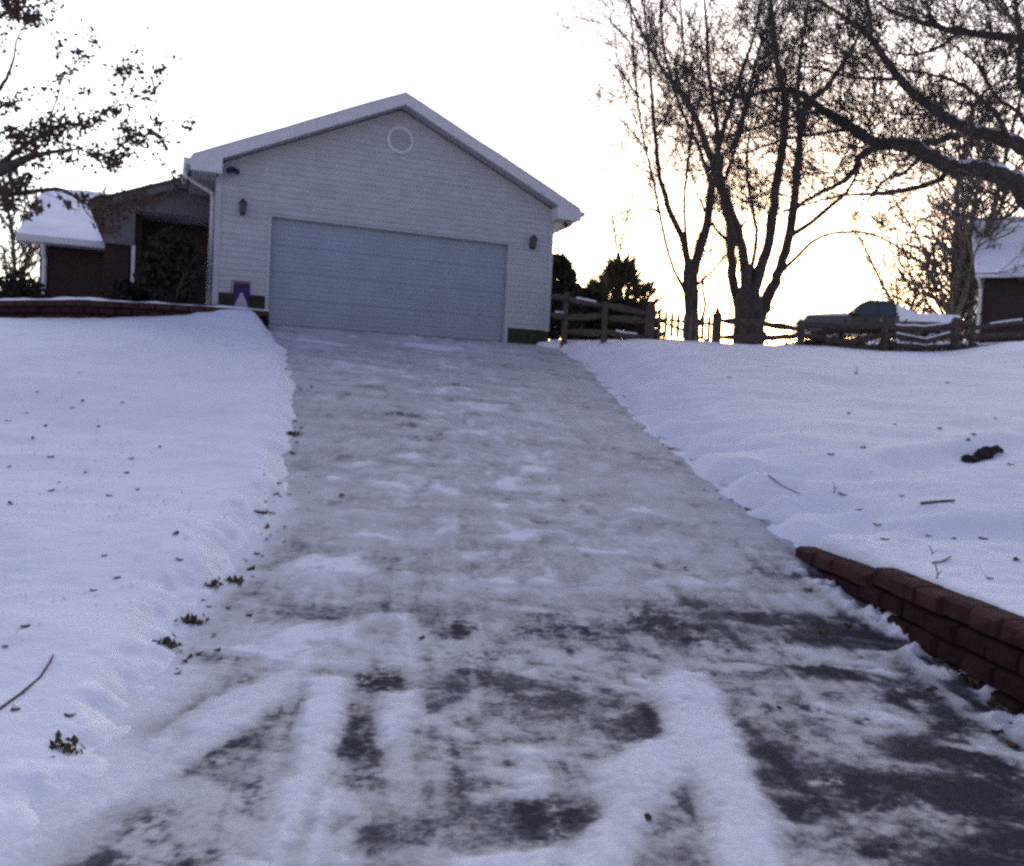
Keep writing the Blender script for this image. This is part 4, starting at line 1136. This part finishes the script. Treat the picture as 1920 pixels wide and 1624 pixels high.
# leaf clusters where the photograph shows them
for a, b_, rad, nn in ((950, 520, 110, 26), (1060, 700, 70, 14), (690, 290, 70, 12), (560, 400, 40, 8), (440, 570, 50, 10), (300, 960, 130, 60), (420, 930, 110, 46), (600, 910, 100, 36), (720, 850, 70, 22), (820, 800, 50, 16), (930, 970, 80, 26), (1000, 990, 60, 16), (850, 1130, 80, 36), (810, 1190, 60, 20),
                       (100, 1000, 130, 46), (60, 760, 90, 24), (200, 1050, 120, 50), (150, 90, 130, 70), (60, 40, 110, 50), (250, 140, 60, 20), (260, 1500, 50, 16), (600, 1430, 50, 12), (730, 1480, 70, 22), (880, 1480, 90, 24), (1000, 1460, 70, 18), (1080, 1450, 60, 12), (1410, 890, 50, 6), (1350, 930, 30, 4), (520, 520, 40, 7), (620, 660, 40, 6), (60, 1380, 110, 46), (40, 1500, 90, 34), (150, 1320, 90, 34), (700, 1130, 90, 26), (500, 1120, 100, 30), (190, 1560, 40, 8), (500, 1490, 30, 4), (1130, 1000, 60, 8), (430, 330, 30, 4), (420, 400, 20, 3), (1190, 1030, 30, 4), (1320, 1030, 30, 3)):
    for k in range(int(nn * 5.0)):
        q = P(.2586 * (a + random.gauss(0, rad * .55)), .2586 * (b_ + random.gauss(0, rad * .5)), YF_ + random.gauss(0, .35))
        leaf_quad(lf, q, random.uniform(.030, .070))
lf.build('leaves', M_LEAF, oak)

# evergreens and shrubs


def conifer(name, label, px, py, Y, H, Rb, n_, ls, mt, shape, cat='evergreen', up=.5, group=None, needle=.22):
    b_ = P(px, py, Y); b_.z = gz(b_.x, b_.y)
    T = thing(name, label, cat, b_, group)
    m_ = MB(); m_.tube([b_ - ZA * .2, b_ + ZA * H * .5, b_ + ZA * H * .97], [Rb * .08, Rb * .05, .01], 6); m_.build('trunk', M_BARK, T)
    c = MB()
    for i in range(n_):
        t = random.random() ** .8
        rr = Rb * shape(t) * math.sqrt(random.uniform(.15, 1)); az = random.uniform(0, 6.283)
        p = b_ + Vector((rr * math.cos(az), rr * math.sin(az), t * H)) + rv(.03)
        d = (Vector((math.cos(az), math.sin(az), up)) + rv(.25)).normalized()
        s_ = ls * random.uniform(.6, 1.3)
        w = d.cross(rv()).normalized() * s_ * needle
        c.add([p - w * .5, p + d * s_ * .5 + w, p + d * s_, p + d * s_ * .4 - w], [(0, 1, 2), (0, 2, 3)])
    c.build('foliage', mt, T)
    return T


conifer('arborvitae', 'dark rounded evergreen beside the right corner of the garage', 1042, 620, 21.0, 1.95, .58, 3600, .16, M_ARB, lambda t: (1 - t ** 2.4) ** .7, up=1.2, needle=.3)
conifer('young_pine', 'loose dark pine with upswept branches right of the garage', 1160, 600, 24, 2.15, .95, 1700, .46, M_PINE, lambda t: .35 + .65 * math.sin(math.pi * min(1, t * .9 + .1)) if t < .75 else .6 * (1 - t) * 4 * .55 + .08, up=1.3, needle=.07)
conifer('low_shrub', 'low dark shrub behind the rails next to the garage', 1085, 620, 22.5, 1.35, 1.0, 1900, .2, M_ARB, lambda t: (1 - t ** 2) ** .6, cat='shrub', up=.8, group='low shrubs behind the left fence', needle=.3)
conifer('low_shrub', 'low dark shrub behind the rails below the loose pine', 1160, 630, 22.5, 1.05, 1.1, 1900, .2, M_ARB, lambda t: (1 - t ** 2) ** .6, cat='shrub', up=.8, group='low shrubs behind the left fence', needle=.3)
q = G(-HW - .75, -.85, 0)


def shrub(label, x, y, zb_, H, Rb, n_, mt, name='shrub', ls=.13, group=None, sq=1.):
    b_ = Vector((x, y, zb_)); T = thing(name, label, 'shrub', b_, group)
    m_ = MB()
    for k in range(7):
        d = Vector((random.uniform(-.6, .6), random.uniform(-.6, .6), 1)).normalized(); twig(m_, b_ - ZA * .1, d, H * .8, .022, 1, .15, .05, 4)
    m_.build('stems', M_BARK, T)
    c = MB()
    lob = [(random.uniform(-.5, .5) * Rb, random.uniform(-.5, .5) * Rb, random.uniform(.3, .8) * H, random.uniform(.3, .55) * Rb) for k in range(9)]
    for i in range(n_):
        lx, ly, lz, lr_ = random.choice(lob)
        d = rv().normalized(); p = b_ + Vector((lx, ly, lz)) + Vector((d.x, d.y, d.z * sq)) * lr_ * random.uniform(.5, 1.15)
        if p.z < b_.z: continue
        leaf_quad(c, p, ls * random.uniform(.6, 1.3))
    c.build('foliage', mt, T)
    return T


p = P(324, 560, 17.2)
shrub('tall dark leafy shrub in front of the recessed entry', p.x, p.y, ZT - .05, 1.45, .75, 2600, M_EVER, sq=1.3)
p = P(243, 555, 17.6)
shrub('low round dark shrub in the bed in front of the brick wing', p.x, p.y, ZT - .05, .55, .42, 900, M_EVER)
p = P(20, 560, 19.5)
shrub('dark leafy bush at the far left end of the garden wall', p.x, p.y, ZT - .2, 1.0, .95, 1800, M_EVER)
p = P(180, 555, 17.8)
shrub('small low brownish shrub in the planting bed before the brick wing', p.x, p.y, ZT - .05, .28, .35, 300, M_LEAF2, ls=.07)
for px, Y, lab in ((20, 34, 'brownish background tree at the left edge beyond the brick wing'),):
    bare('bare_tree', lab, px, 600, Y, 7, 2, M_BARK2, GF, r=.12, lvl=3, kids=5)
# brush behind the right fence
for i, (px, lab) in enumerate(((1530, 'low brown brush behind the fence left of the pickup'), (1590, 'low brown brush behind the fence in front of the pickup hood'), (1700, 'low brown brush behind the fence in front of the pickup bed'), (1770, 'low brown brush behind the fence by the brick house'), (1850, 'low brown brush behind the fence below the brick house'), (1905, 'low brown brush at the right end of the fence'))):
    p = P(px, 660, 20.2); zb_ = gz(p.x, p.y)
    T = thing('brush', lab, 'brush', (p.x, p.y, zb_), 'brush behind the right fence')
    m_ = MB()
    for k in range(60):
        d = Vector((random.gauss(0, 1), random.gauss(0, .5), random.uniform(.1, .6))).normalized()
        twig(m_, Vector((p.x + random.gauss(0, .45), p.y + random.gauss(0, .3), zb_ - .05)), d, random.uniform(.3, .8), .012, 1, .25, -.02, 4)
    m_.build('stems', M_BARK2, T)
    m_ = MB()
    for k in range(420): leaf_quad(m_, Vector((p.x + random.gauss(0, .6), p.y + random.gauss(0, .35), zb_ + abs(random.gauss(0, .28)))), random.uniform(.06, .12))
    m_.build('dead_leaves', M_LEAF2, T)

# ------------------------------------------------------------------ pickup truck (nose to the left)
tp = P(1638, 655, 35); tz = gz(tp.x, tp.y)
fx = Vector((-1, .10, 0)).normalized(); fy = Vector((fx.y, -fx.x, 0)) * -1
TO = Vector((tp.x, 35, P(1638, 653, 35).z - .02)); 
truck = thing('pickup_truck', 'silver pickup with dark cab parked facing left behind the fence, snow on it', 'pickup truck', TO)


def tq(x, y, z): return TO + fx * x + fy * y + ZA * z


def extr(prof, y0, y1):
    n_ = len(prof); m_ = [tq(a, y0, c) for a, c in prof] + [tq(a, y1, c) for a, c in prof]
    return m_, [tuple(range(n_)), tuple(reversed(range(n_, 2 * n_)))] + [((i + 1) % n_, i, n_ + i, n_ + (i + 1) % n_) for i in range(n_)]


body = MB(); body.add(*extr([(-2.9, .5), (2.75, .5), (2.92, .62), (2.92, .95), (2.85, 1.10), (1.25, 1.18), (-.54, 1.18), (-.54, 1.22), (-2.9, 1.22)], -.95, .95)); body.build('body', M_BODY, truck, bevel=.04)
cab = MB(); cabp = [(1.35, 1.17), (.72, 1.74), (.55, 1.80), (-.34, 1.80), (-.48, 1.74), (-.52, 1.17)]
n_ = len(cabp); lowv = [tq(a, -.90 + .12 * (c - 1.17) / .63, c) for a, c in cabp] + [tq(a, .90 - .12 * (c - 1.17) / .63, c) for a, c in cabp]
cab.add(lowv, [tuple(range(n_)), tuple(reversed(range(n_, 2 * n_)))] + [((i + 1) % n_, i, n_ + i, n_ + (i + 1) % n_) for i in range(n_)]); cab.build('cab', M_DARKP, truck, bevel=.03)
for s in (-1, 1):
    yy = lambda z: s * (.905 - .12 * (z - 1.17) / .63 + .012)
    for x0, x1, x2, x3 in ((1.14, .68, .22, .22), (.14, .14, -.38, -.42)):
        m_ = MB(); m_.add([tq(x0, yy(1.24), 1.24), tq(x3, yy(1.24), 1.24), tq(x2, yy(1.66), 1.66), tq(x1, yy(1.66), 1.66)], [(0, 1, 2, 3)]); m_.build('side_window', M_WIN, truck)
    m_ = MB(); m_.box(TO, fx, fy, ZA, -.44, 1.15, *sorted((s * .951, s * .965)), .56, 1.16); dr_ = m_.build('door', M_DARKP, truck, bevel=.008)
    m_ = MB(); m_.box(TO, fx, fy, ZA, -.05, .12, *sorted((s * .966, s * .985)), 1.02, 1.06); m_.build('handle', M_RIM, dr_)
    m_ = MB(); m_.box(TO, fx, fy, ZA, 2.70, 2.935, *sorted((s * .60, s * .93)), .80, 1.0); m_.build('headlight', M_LENS, truck, bevel=.01)
    m_ = MB(); m_.box(TO, fx, fy, ZA, -2.93, -2.80, *sorted((s * .78, s * .965)), .82, 1.20); m_.build('tail_light', M_RED, truck, bevel=.01)
    m_ = MB(); m_.box(TO, fx, fy, ZA, .95, 1.15, *sorted((s * .96, s * 1.14)), 1.22, 1.40); m_.build('mirror', M_DARKP, truck, bevel=.02)
    for wx_ in (1.85, -1.85):
        m_ = MB(); m_.tube([tq(wx_, s * .72, .39), tq(wx_, s * .97, .39)], .39, 20); wh = m_.build('wheel', M_TYRE, truck, bevel=.03)
        m_ = MB(); m_.tube([tq(wx_, s * .965, .39), tq(wx_, s * .985, .39)], [.24, .20], 12); m_.build('rim', M_RIM, wh)
wsf = MB(); wsf.add([tq(1.37, -.80, 1.20), tq(1.37, .80, 1.20), tq(.76, .74, 1.73), tq(.76, -.74, 1.73)], [(0, 1, 2, 3)]); wsf.build('windscreen', M_WIN, truck)
for x0, x1 in ((2.9, 3.02), (-3.02, -2.9)):
    m_ = MB(); m_.box(TO, fx, fy, ZA, x0, x1, -.95, .95, .48, .70); m_.build('bumper', M_RIM, truck, bevel=.03)
sn_ = MB()
sn_.add(*extr([(1.32, 1.185), (2.84, 1.11), (2.82, 1.17), (2.2, 1.23), (1.36, 1.30)], -.96, .96))
sn_.add(*extr([(-2.86, 1.225), (-.56, 1.225), (-.56, 1.36), (-1.9, 1.36), (-2.82, 1.33)], -.97, .97))
sn_.add(*extr([(-.6, 1.02), (-2.6, 1.04), (-2.7, 1.30), (-.6, 1.35)], .952, .985))
sn_.add(*extr([(-.6, 1.02), (-2.6, 1.04), (-2.7, 1.30), (-.6, 1.35)], -.985, -.952))
sn_.add(*extr([(-1.25, 1.35), (-.54, 1.35), (-.53, 1.66), (-.8, 1.60), (-1.15, 1.46)], -.8, .8))
sn_.add(*extr([(.5, 1.805), (-.32, 1.805), (-.30, 1.83), (.44, 1.835)], -.70, .70))
sn_.build('snow', M_SNOWCAP, truck, bevel=.03)

# ------------------------------------------------------------------ neighbour house on the right
HY = 36.
e0 = P(1832, 521, HY); gz0 = gz(e0.x + 2, HY)
nb_ = thing('brick_house', 'brick house with snowy roof at the right edge behind the fence', 'house', (e0.x + 4, HY, gz0))
O = Vector((e0.x, HY, 0)); zE = e0.z; HA = R(-23); HX = Vector((math.cos(HA), math.sin(HA), 0)); HYV = Vector((-math.sin(HA), math.cos(HA), 0))


def hv(x, y, z): return O + HX * x + HYV * y + ZA * z


m_ = MB(); m_.box(O, HX, HYV, ZA, .25, 14, 0, 9.6, gz0 - 1, zE - .02); m_.add([hv(.25, .0, zE - .02), hv(.25, 9.6, zE - .02), hv(.25, 4.8, zE + 2.9), hv(.40, .0, zE - .02), hv(.40, 9.6, zE - .02), hv(.40, 4.8, zE + 2.9)], [(0, 2, 1), (3, 4, 5), (0, 3, 5, 2), (1, 2, 5, 4)]); m_.build('wall', M_BRICK2, nb_)
m_ = MB()
for (y0, z0, y1, z1) in ((-.5, zE, 4.8, zE + 3.2), (10.1, zE, 4.8, zE + 3.2)):
    m_.hexa([hv(-.1, y0, z0), hv(14.3, y0, z0), hv(14.3, y1, z1), hv(-.1, y1, z1), hv(-.1, y0, z0 + .12), hv(14.3, y0, z0 + .12), hv(14.3, y1, z1 + .12), hv(-.1, y1, z1 + .12)])
nr = m_.build('roof', M_ROOF, nb_)
m_ = MB(); m_.hexa([hv(-.12, -.55, zE + .10), hv(14.3, -.55, zE + .10), hv(14.3, 4.8, zE + 3.33), hv(-.12, 4.8, zE + 3.33), hv(-.10, -.50, zE + .24), hv(14.3, -.50, zE + .24), hv(14.3, 4.8, zE + 3.46), hv(-.10, 4.8, zE + 3.46)]); m_.build('roof_snow', M_SNOWCAP, nr, bevel=.05)
m_ = MB(); m_.box(O, HX, HYV, ZA, -.1, 14.3, -.62, -.52, zE - .08, zE + .09); m_.build('gutter', M_TRIM, nb_, bevel=.02)
m_ = MB(); m_.tube([hv(.0, -.55, zE - .08), hv(.1, -.3, zE - .3), hv(.15, -.08, zE - .45), hv(.15, -.08, gz0 - .2)], .06, 8); m_.build('downspout', M_TRIM, nb_)
m_ = MB(); m_.box(O, HX, HYV, ZA, 2.6, 3.8, -.03, -.002, gz0 + .9, gz0 + 2.2); w_ = m_.build('window', M_LAMP, nb_)
m_ = MB(); m_.box(O, HX, HYV, ZA, 2.68, 3.72, -.036, -.031, gz0 + .98, gz0 + 2.12); m_.build('pane', M_WIN, w_)

# ------------------------------------------------------------------ small things on the ground
def top_z(x, y):
    xl, xr = float(XL(np.array(y))), float(XR(np.array(y)))
    a = gz(x, y)
    if xl - .2 < x < xr + .1: a = max(a, float(drive(np.array(x), np.array(y))) + .004)
    return a


leaf_meshes = []
for k in range(6):
    m_ = MB(); N = 9; ring = []
    for i in range(N):
        th = 2 * math.pi * i / N; rr = (.5 if i % 2 else .36) * random.uniform(.8, 1.1)
        ring.append(Vector((rr * math.cos(th), rr * .62 * math.sin(th), .10 * math.cos(2 * th) + random.uniform(0, .12))))
    vs = [Vector((0, 0, .05))] + ring + [v + ZA * -.03 for v in [Vector((0, 0, .05))] + ring]
    fs = [(0, i + 1, (i + 1) % N + 1) for i in range(N)] + [(N + 1, (i + 1) % N + N + 2, i + N + 2) for i in range(N)] + [(i + 1, i + N + 2, (i + 1) % N + N + 2, (i + 1) % N + 1) for i in range(N)]
    m_.add(vs, fs)
    me = bpy.data.meshes.new('fallen_leaf'); me.from_pydata([tuple(v) for v in m_.v], [], m_.f); me.materials.append(M_LEAF2); leaf_meshes.append(me)


def leaf(px, py, size, fn, label, group):
    h = hit(px, py, fn)
    o = bpy.data.objects.new('fallen_leaf', random.choice(leaf_meshes)); COL.objects.link(o)
    o.location = (h[0], h[1], top_z(h[0], h[1]) + .004)
    o.scale = (size, size, size * random.uniform(.6, 1.1)); o.rotation_euler = (random.uniform(-.3, .3), random.uniform(-.3, .3), random.uniform(0, 6.28))
    tag(o, label, 'leaf', group)


SZ = lambda x, y: snow_z(x, y)
for px, py, s in ((70, 735), (155, 752), (15, 790), (85, 800), (50, 775), (135, 765), (185, 800), (95, 857), (160, 886), (97, 920), (20, 945), (247, 860), (238, 887), (258, 918), (205, 930), (110, 905), (330, 1001), (335, 1050), (195, 1043), (48, 1175), (220, 1084), (10, 1213), (28, 1332), (130, 1343), (175, 1108), (18, 876), (62, 822), (230, 755), (300, 838), (150, 700))  and [(a, b_, 0) for a, b_ in ((70, 735), (155, 752), (15, 790), (85, 800), (50, 775), (135, 765), (185, 800), (95, 857), (160, 886), (97, 920), (20, 945), (247, 860), (238, 887), (258, 918), (205, 930), (110, 905), (330, 1001), (335, 1050), (195, 1043), (48, 1175), (220, 1084), (10, 1213), (28, 1332), (130, 1343), (175, 1108), (18, 876), (62, 822), (230, 755), (300, 838), (150, 700))]:
    leaf(px, py, random.uniform(.05, .085), SZ, 'small dry brown leaf lying on the snow of the left lawn', 'leaves on the left lawn')
for px, py in ((1605, 700), (1777, 718), (1592, 775), (1678, 796), (1762, 803), (1866, 785), (1618, 840), (1815, 825), (1825, 815), (1690, 930), (1612, 956), (1645, 985), (1740, 1005), (1660, 1012), (1788, 1010), (1580, 928), (1895, 872), (1558, 853), (1367, 708), (1842, 1010), (1855, 1085), (1905, 1050)):
    leaf(px, py, random.uniform(.06, .11), SZ, 'small dry brown leaf lying on the snow of the right lawn', 'leaves on the right lawn')
for px, py in ((514, 628), (537, 692), (553, 790), (548, 812), (557, 830), (548, 850), (523, 915), (518, 928), (492, 962), (500, 990), (482, 1040), (470, 1068), (1078, 662), (1112, 690), (1150, 728), (1172, 754), (1190, 770), (1236, 822), (1258, 842), (1345, 920), (1402, 956), (1430, 978)):
    leaf(px, py, random.uniform(.06, .11), drive, 'dry brown leaf caught along the snow edge of the driveway', 'leaves along the driveway edges')
for px, py in ((1515, 1075), (1516, 1107), (1590, 1175), (1545, 1186), (1755, 1240), (1745, 1295), (1690, 1170), (1840, 1290), (1640, 1150), (1655, 1165), (1705, 1195), (1722, 1212), (1770, 1262), (1795, 1255), (1815, 1275), (1780, 1235), (1860, 1320), (1885, 1335), (1905, 1362), (1580, 1100), (1560, 1070), (1760, 1310), (1870, 1375), (1900, 1400)):
    leaf(px, py, random.uniform(.07, .11), drive, 'rusty brown leaf among snow clumps at the foot of the right block wall', 'leaves at the foot of the right wall')
for px, py, s in ((1215, 1537, .055), (1285, 1066, .06), (1210, 1186, .07), (845, 1474, .03), (1208, 1272, .05), (790, 1198, .06), (658, 1325, .05), (1462, 1330, .05), (1290, 1196, .05), (1365, 1222, .05), (640, 930, .1), (1030, 900, .05)):
    leaf(px, py, s, drive, 'small dark leaf lying in the open on the driveway', 'leaves on the open driveway')


re_ = random.Random(5)


def edge_leaf(x, y, size, label, group):
    o = bpy.data.objects.new('fallen_leaf', re_.choice(leaf_meshes)); COL.objects.link(o)
    o.location = (x, y, top_z(x, y) + .003); o.scale = (size, size, size * re_.uniform(.6, 1.2)); o.rotation_euler = (re_.uniform(-.4, .4), re_.uniform(-.4, .4), re_.uniform(0, 6.28))
    tag(o, label, 'leaf', group)


for k in range(62):
    y = re_.choice([re_.uniform(4.6, 9.5), re_.uniform(4.6, 7.5), re_.uniform(9, 16)])
    edge_leaf(float(XL(np.array(y))) + re_.gauss(.10, .12), y, re_.uniform(.025, .065), 'dry brown leaf caught along the snow edge of the driveway', 'leaves along the driveway edges')
for k in range(26):
    y = re_.uniform(7.6, 17)
    edge_leaf(float(XR(np.array(y))) - abs(re_.gauss(.03, .06)), y, re_.uniform(.025, .06), 'dry brown leaf caught along the snow edge of the driveway', 'leaves along the driveway edges')


def grass(px, py, R_, n_, label, h0=.055):
    h = hit(px, py, drive); z0 = top_z(h[0], h[1]) - .02
    o_ = (h[0], h[1], z0); m_ = MB(); B = Vector(o_)
    for k in range(n_):
        p = B + Vector((random.gauss(0, R_), random.gauss(0, R_ * .8), 0)); d = Vector((random.gauss(0, .7), random.gauss(0, .7), random.uniform(.35, 1))).normalized()
        L = h0 * random.uniform(.4, 1.2); w = d.cross(rv()).normalized() * .005
        q = p + d * L * .6; e2 = q + (d + Vector((0, 0, -.7))).normalized() * L * .4
        m_.add([p - w, p + w, q + w * .7, q - w * .7, e2], [(0, 1, 2, 3), (3, 2, 4)])
    for k in range(n_): leaf_quad(m_, B + Vector((random.gauss(0, R_), random.gauss(0, R_ * .7), random.uniform(.015, .045))), random.uniform(.02, .05))
    o = m_.build('grass_tuft', M_GRASS, origin=o_)
    tag(o, label, 'grass tuft', 'dead grass tufts along the driveway')


grass(360, 1168, .035, 60, 'dark dead grass tuft sticking out of the left snow edge, nearest big bare patch')
grass(310, 1220, .03, 45, 'dead grass tuft poking from snow at the lower left edge of the driveway')
grass(115, 1430, .035, 50, 'dark grass tuft in the snow at the bottom left corner area')
grass(395, 1105, .025, 36, 'small dead grass tuft at the left snow edge above the dark patch')
grass(440, 1092, .03, 50, 'flat dead grass tuft where the left snow edge bends outwards')
grass(548, 815, .035, 60, 'dead grass tuft at the left snow edge midway up the driveway')
grass(490, 965, .035, 50, 'dead grass tuft at the left snow edge below the middle of the driveway')
grass(1830, 1285, .04, 50, 'dead grass tuft at the foot of the right block wall')


gr = MB(); rg_ = random.Random(21)
for k in range(2600):
    y = rg_.uniform(3.5, 16); side = rg_.random() < .62
    x = (float(XL(np.array(y))) - .15 - abs(rg_.gauss(0, 2.0)) - .3 * rg_.random()) if side else (float(XR(np.array(y))) + .4 + abs(rg_.gauss(0, 3.0)))
    if float(fbm(np.array(x * .8), np.array(y * .8), 95, 3)) < .02: continue
    b_ = Vector((x, y, 0)); gr.v and None
    d = Vector((rg_.gauss(0, .6), rg_.gauss(0, .6), 1)).normalized(); L = rg_.uniform(.012, .045); w_ = .0035
    gr_pts = (b_, d, L, w_)
    q0 = b_ + Vector((-w_, 0, -.02)); q1 = b_ + Vector((w_, 0, -.02)); q2 = b_ + d * L
    gr.add([q0, q1, q2], [(0, 1, 2)])
gv = np.array(gr.v); bz = snow_z(gv[::3, 0], gv[::3, 1]).repeat(3)
gr.v = [(a_, b_, c_ + z_) for (a_, b_, c_), z_ in zip(gr.v, bz)]
o = gr.build('grass_tips', M_GRASS); o['kind'] = 'stuff'; o['label'] = 'sparse dead grass tips poking through the snow'


def stick(name, label, cat, pts, r, lift, fn=SZ, mt=M_BARK2, upz=()):
    pp = []
    for i, (a, b_) in enumerate(pts):
        h = hit(a, b_, fn); pp.append(Vector((h[0], h[1], top_z(h[0], h[1]) + lift + (upz[i] if i < len(upz) else 0))))
    o_ = pp[0].copy(); m_ = MB(); m_.tube(pp, [r * (1 - .5 * i / len(pp)) for i in range(len(pp))], 6)
    o = m_.build(name, mt, origin=o_); tag(o, label, cat)


stick('twig', 'long thin curved twig on the snow at the lower left edge', 'twig', [(-20, 1342), (0, 1331), (40, 1302), (75, 1272), (93, 1245), (100, 1230)], .007, .006)
stick('stick', 'short straight stick lying on the snow of the right lawn', 'stick', [(1726, 946), (1750, 943), (1789, 940)], .016, .008)
stick('weed_stalk', 'bent bare weed stalk on the snow near the right bank', 'weed stalk', [(1440, 893), (1465, 912), (1500, 928)], .006, .01)
stick('weed_stalk', 'short forked weed stalk behind the right block wall', 'weed stalk', [(1748, 1058), (1768, 1056), (1783, 1046)], .007, .012)
for px, py, hh, lab in ((1755, 1085, .10, 'small upright stalk poking out of the snow close behind the block wall'), (1563, 925, .12, 'thin upright stalk in the snow above the end of the block wall'), (1605, 703, .18, 'thin upright stalk high on the right lawn'), (1745, 1040, .07, 'short thin stalk standing beside the forked weed stalk')):
    h = hit(px, py, SZ); o_ = Vector((h[0], h[1], gz(h[0], h[1]) - .03)); m_ = MB()
    m_.tube([o_, o_ + Vector((.01, 0, hh * .6)), o_ + Vector((-.01, .01, hh + .03))], [.006, .005, .003], 5); m_.tube([o_ + Vector((.01, 0, hh * .6)), o_ + Vector((.04, 0, hh * .85))], [.004, .002], 4)
    tag(m_.build('weed_stalk', M_BARK2, origin=o_), lab, 'weed stalk')
h = hit(1842, 858, SZ); h2 = hit(1870, 845, SZ); h1 = hit(1815, 868, SZ)
a_, b_ = Vector((h1[0], h1[1], gz(h1[0], h1[1]) + .03)), Vector((h2[0], h2[1], gz(h2[0], h2[1]) + .05))
m_ = MB(); ax_ = b_ - a_; n_ = 14
m_.tube([a_ + ax_ * (-.04 + 1.08 * k / n_) + Vector((0, 0, -.035 + .012 * math.sin(k * 1.3))) + rv(.006) for k in range(n_ + 1)], [(.03 if k in (0, n_) else .068 + .018 * math.sin(k * .9 + 1) + random.uniform(-.010, .010)) for k in range(n_ + 1)], 11, jag=.16)
m_.tube([a_ + ax_ * .35 + ZA * .02, a_ + ax_ * .35 + Vector((-.03, -.03, .07))], [.02, .008], 6, jag=.2)
tag(m_.build('log', M_STONE, smooth=False, origin=a_), 'short dark log end half sunk in the snow of the right lawn', 'log')

# ------------------------------------------------------------------ light
TINT, VEIL = (.80, .69, 1.06), .36
SUN_AZ, SUN_EL = 14., 3.0          # degrees right of straight ahead, above the horizon
w = bpy.data.worlds.new('World'); SC.world = w; w.use_nodes = True
nt = w.node_tree; n = nt.nodes; l = nt.links
bg = n['Background']
sky = n.new('ShaderNodeTexSky'); sky.sky_type = 'NISHITA'; sky.sun_disc = False
sky.sun_elevation = R(SUN_EL); sky.sun_rotation = R(SUN_AZ); sky.altitude = 200; sky.air_density = 1.0; sky.dust_density = 2.0; sky.ozone_density = 1.0
bg.inputs['Strength'].default_value = .12
tn = n.new('ShaderNodeMix'); tn.data_type = 'RGBA'; tn.blend_type = 'MULTIPLY'; tn.inputs[0].default_value = 1
tn.inputs[7].default_value = (TINT[0], TINT[1], TINT[2], 1)
l.new(sky.outputs['Color'], tn.inputs[6]); l.new(tn.outputs[2], bg.inputs['Color'])
# thin bright winter cloud on the side of the low sun
tc = n.new('ShaderNodeTexCoord'); dp_ = n.new('ShaderNodeVectorMath'); dp_.operation = 'DOT_PRODUCT'
dp_.inputs[1].default_value = (math.sin(R(SUN_AZ - 10)), math.cos(R(SUN_AZ - 10)), .12)
l.new(tc.outputs['Generated'], dp_.inputs[0])
mr = n.new('ShaderNodeMapRange'); mr.interpolation_type = 'SMOOTHSTEP'; mr.inputs['From Min'].default_value = .42; mr.inputs['From Max'].default_value = .78; mr.inputs['To Max'].default_value = VEIL
l.new(dp_.outputs['Value'], mr.inputs['Value'])
mt_ = n.new('ShaderNodeMix'); mt_.data_type = 'RGBA'; mt_.inputs[6].default_value = (*TINT, 1); mt_.inputs[7].default_value = (1.0, 1.04, 1.40, 1)
mr2 = n.new('ShaderNodeMapRange'); mr2.interpolation_type = 'SMOOTHSTEP'; mr2.inputs['From Min'].default_value = .55; mr2.inputs['From Max'].default_value = .92
l.new(dp_.outputs['Value'], mr2.inputs['Value']); l.new(mr2.outputs[0], mt_.inputs[0]); l.new(mt_.outputs[2], tn.inputs[7])
bg2 = n.new('ShaderNodeBackground'); bg2.inputs['Color'].default_value = (1, .985, .92, 1); l.new(mr.outputs[0], bg2.inputs['Strength'])
ad = n.new('ShaderNodeAddShader'); l.new(bg.outputs[0], ad.inputs[0]); l.new(bg2.outputs[0], ad.inputs[1]); l.new(ad.outputs[0], n['World Output'].inputs['Surface'])
sun = bpy.data.lights.new('sun', 'SUN'); so = bpy.data.objects.new('sun', sun); COL.objects.link(so)
sun.energy = 2.0; sun.angle = R(.5); sun.color = (1, .90, .78)
d = Vector((math.sin(R(SUN_AZ)) * math.cos(R(SUN_EL)), math.cos(R(SUN_AZ)) * math.cos(R(SUN_EL)), math.sin(R(SUN_EL))))
so.rotation_euler = (-d).to_track_quat('-Z', 'Y').to_euler()
SC.view_settings.view_transform = 'Standard'; SC.view_settings.look = 'None'; SC.view_settings.gamma = 1
SC.view_settings.exposure = 2.32
SC.render.engine = 'CYCLES'
SC.cycles.filter_width = 2.9
SC.cycles.max_bounces = 6
SC.cycles.use_denoising = False
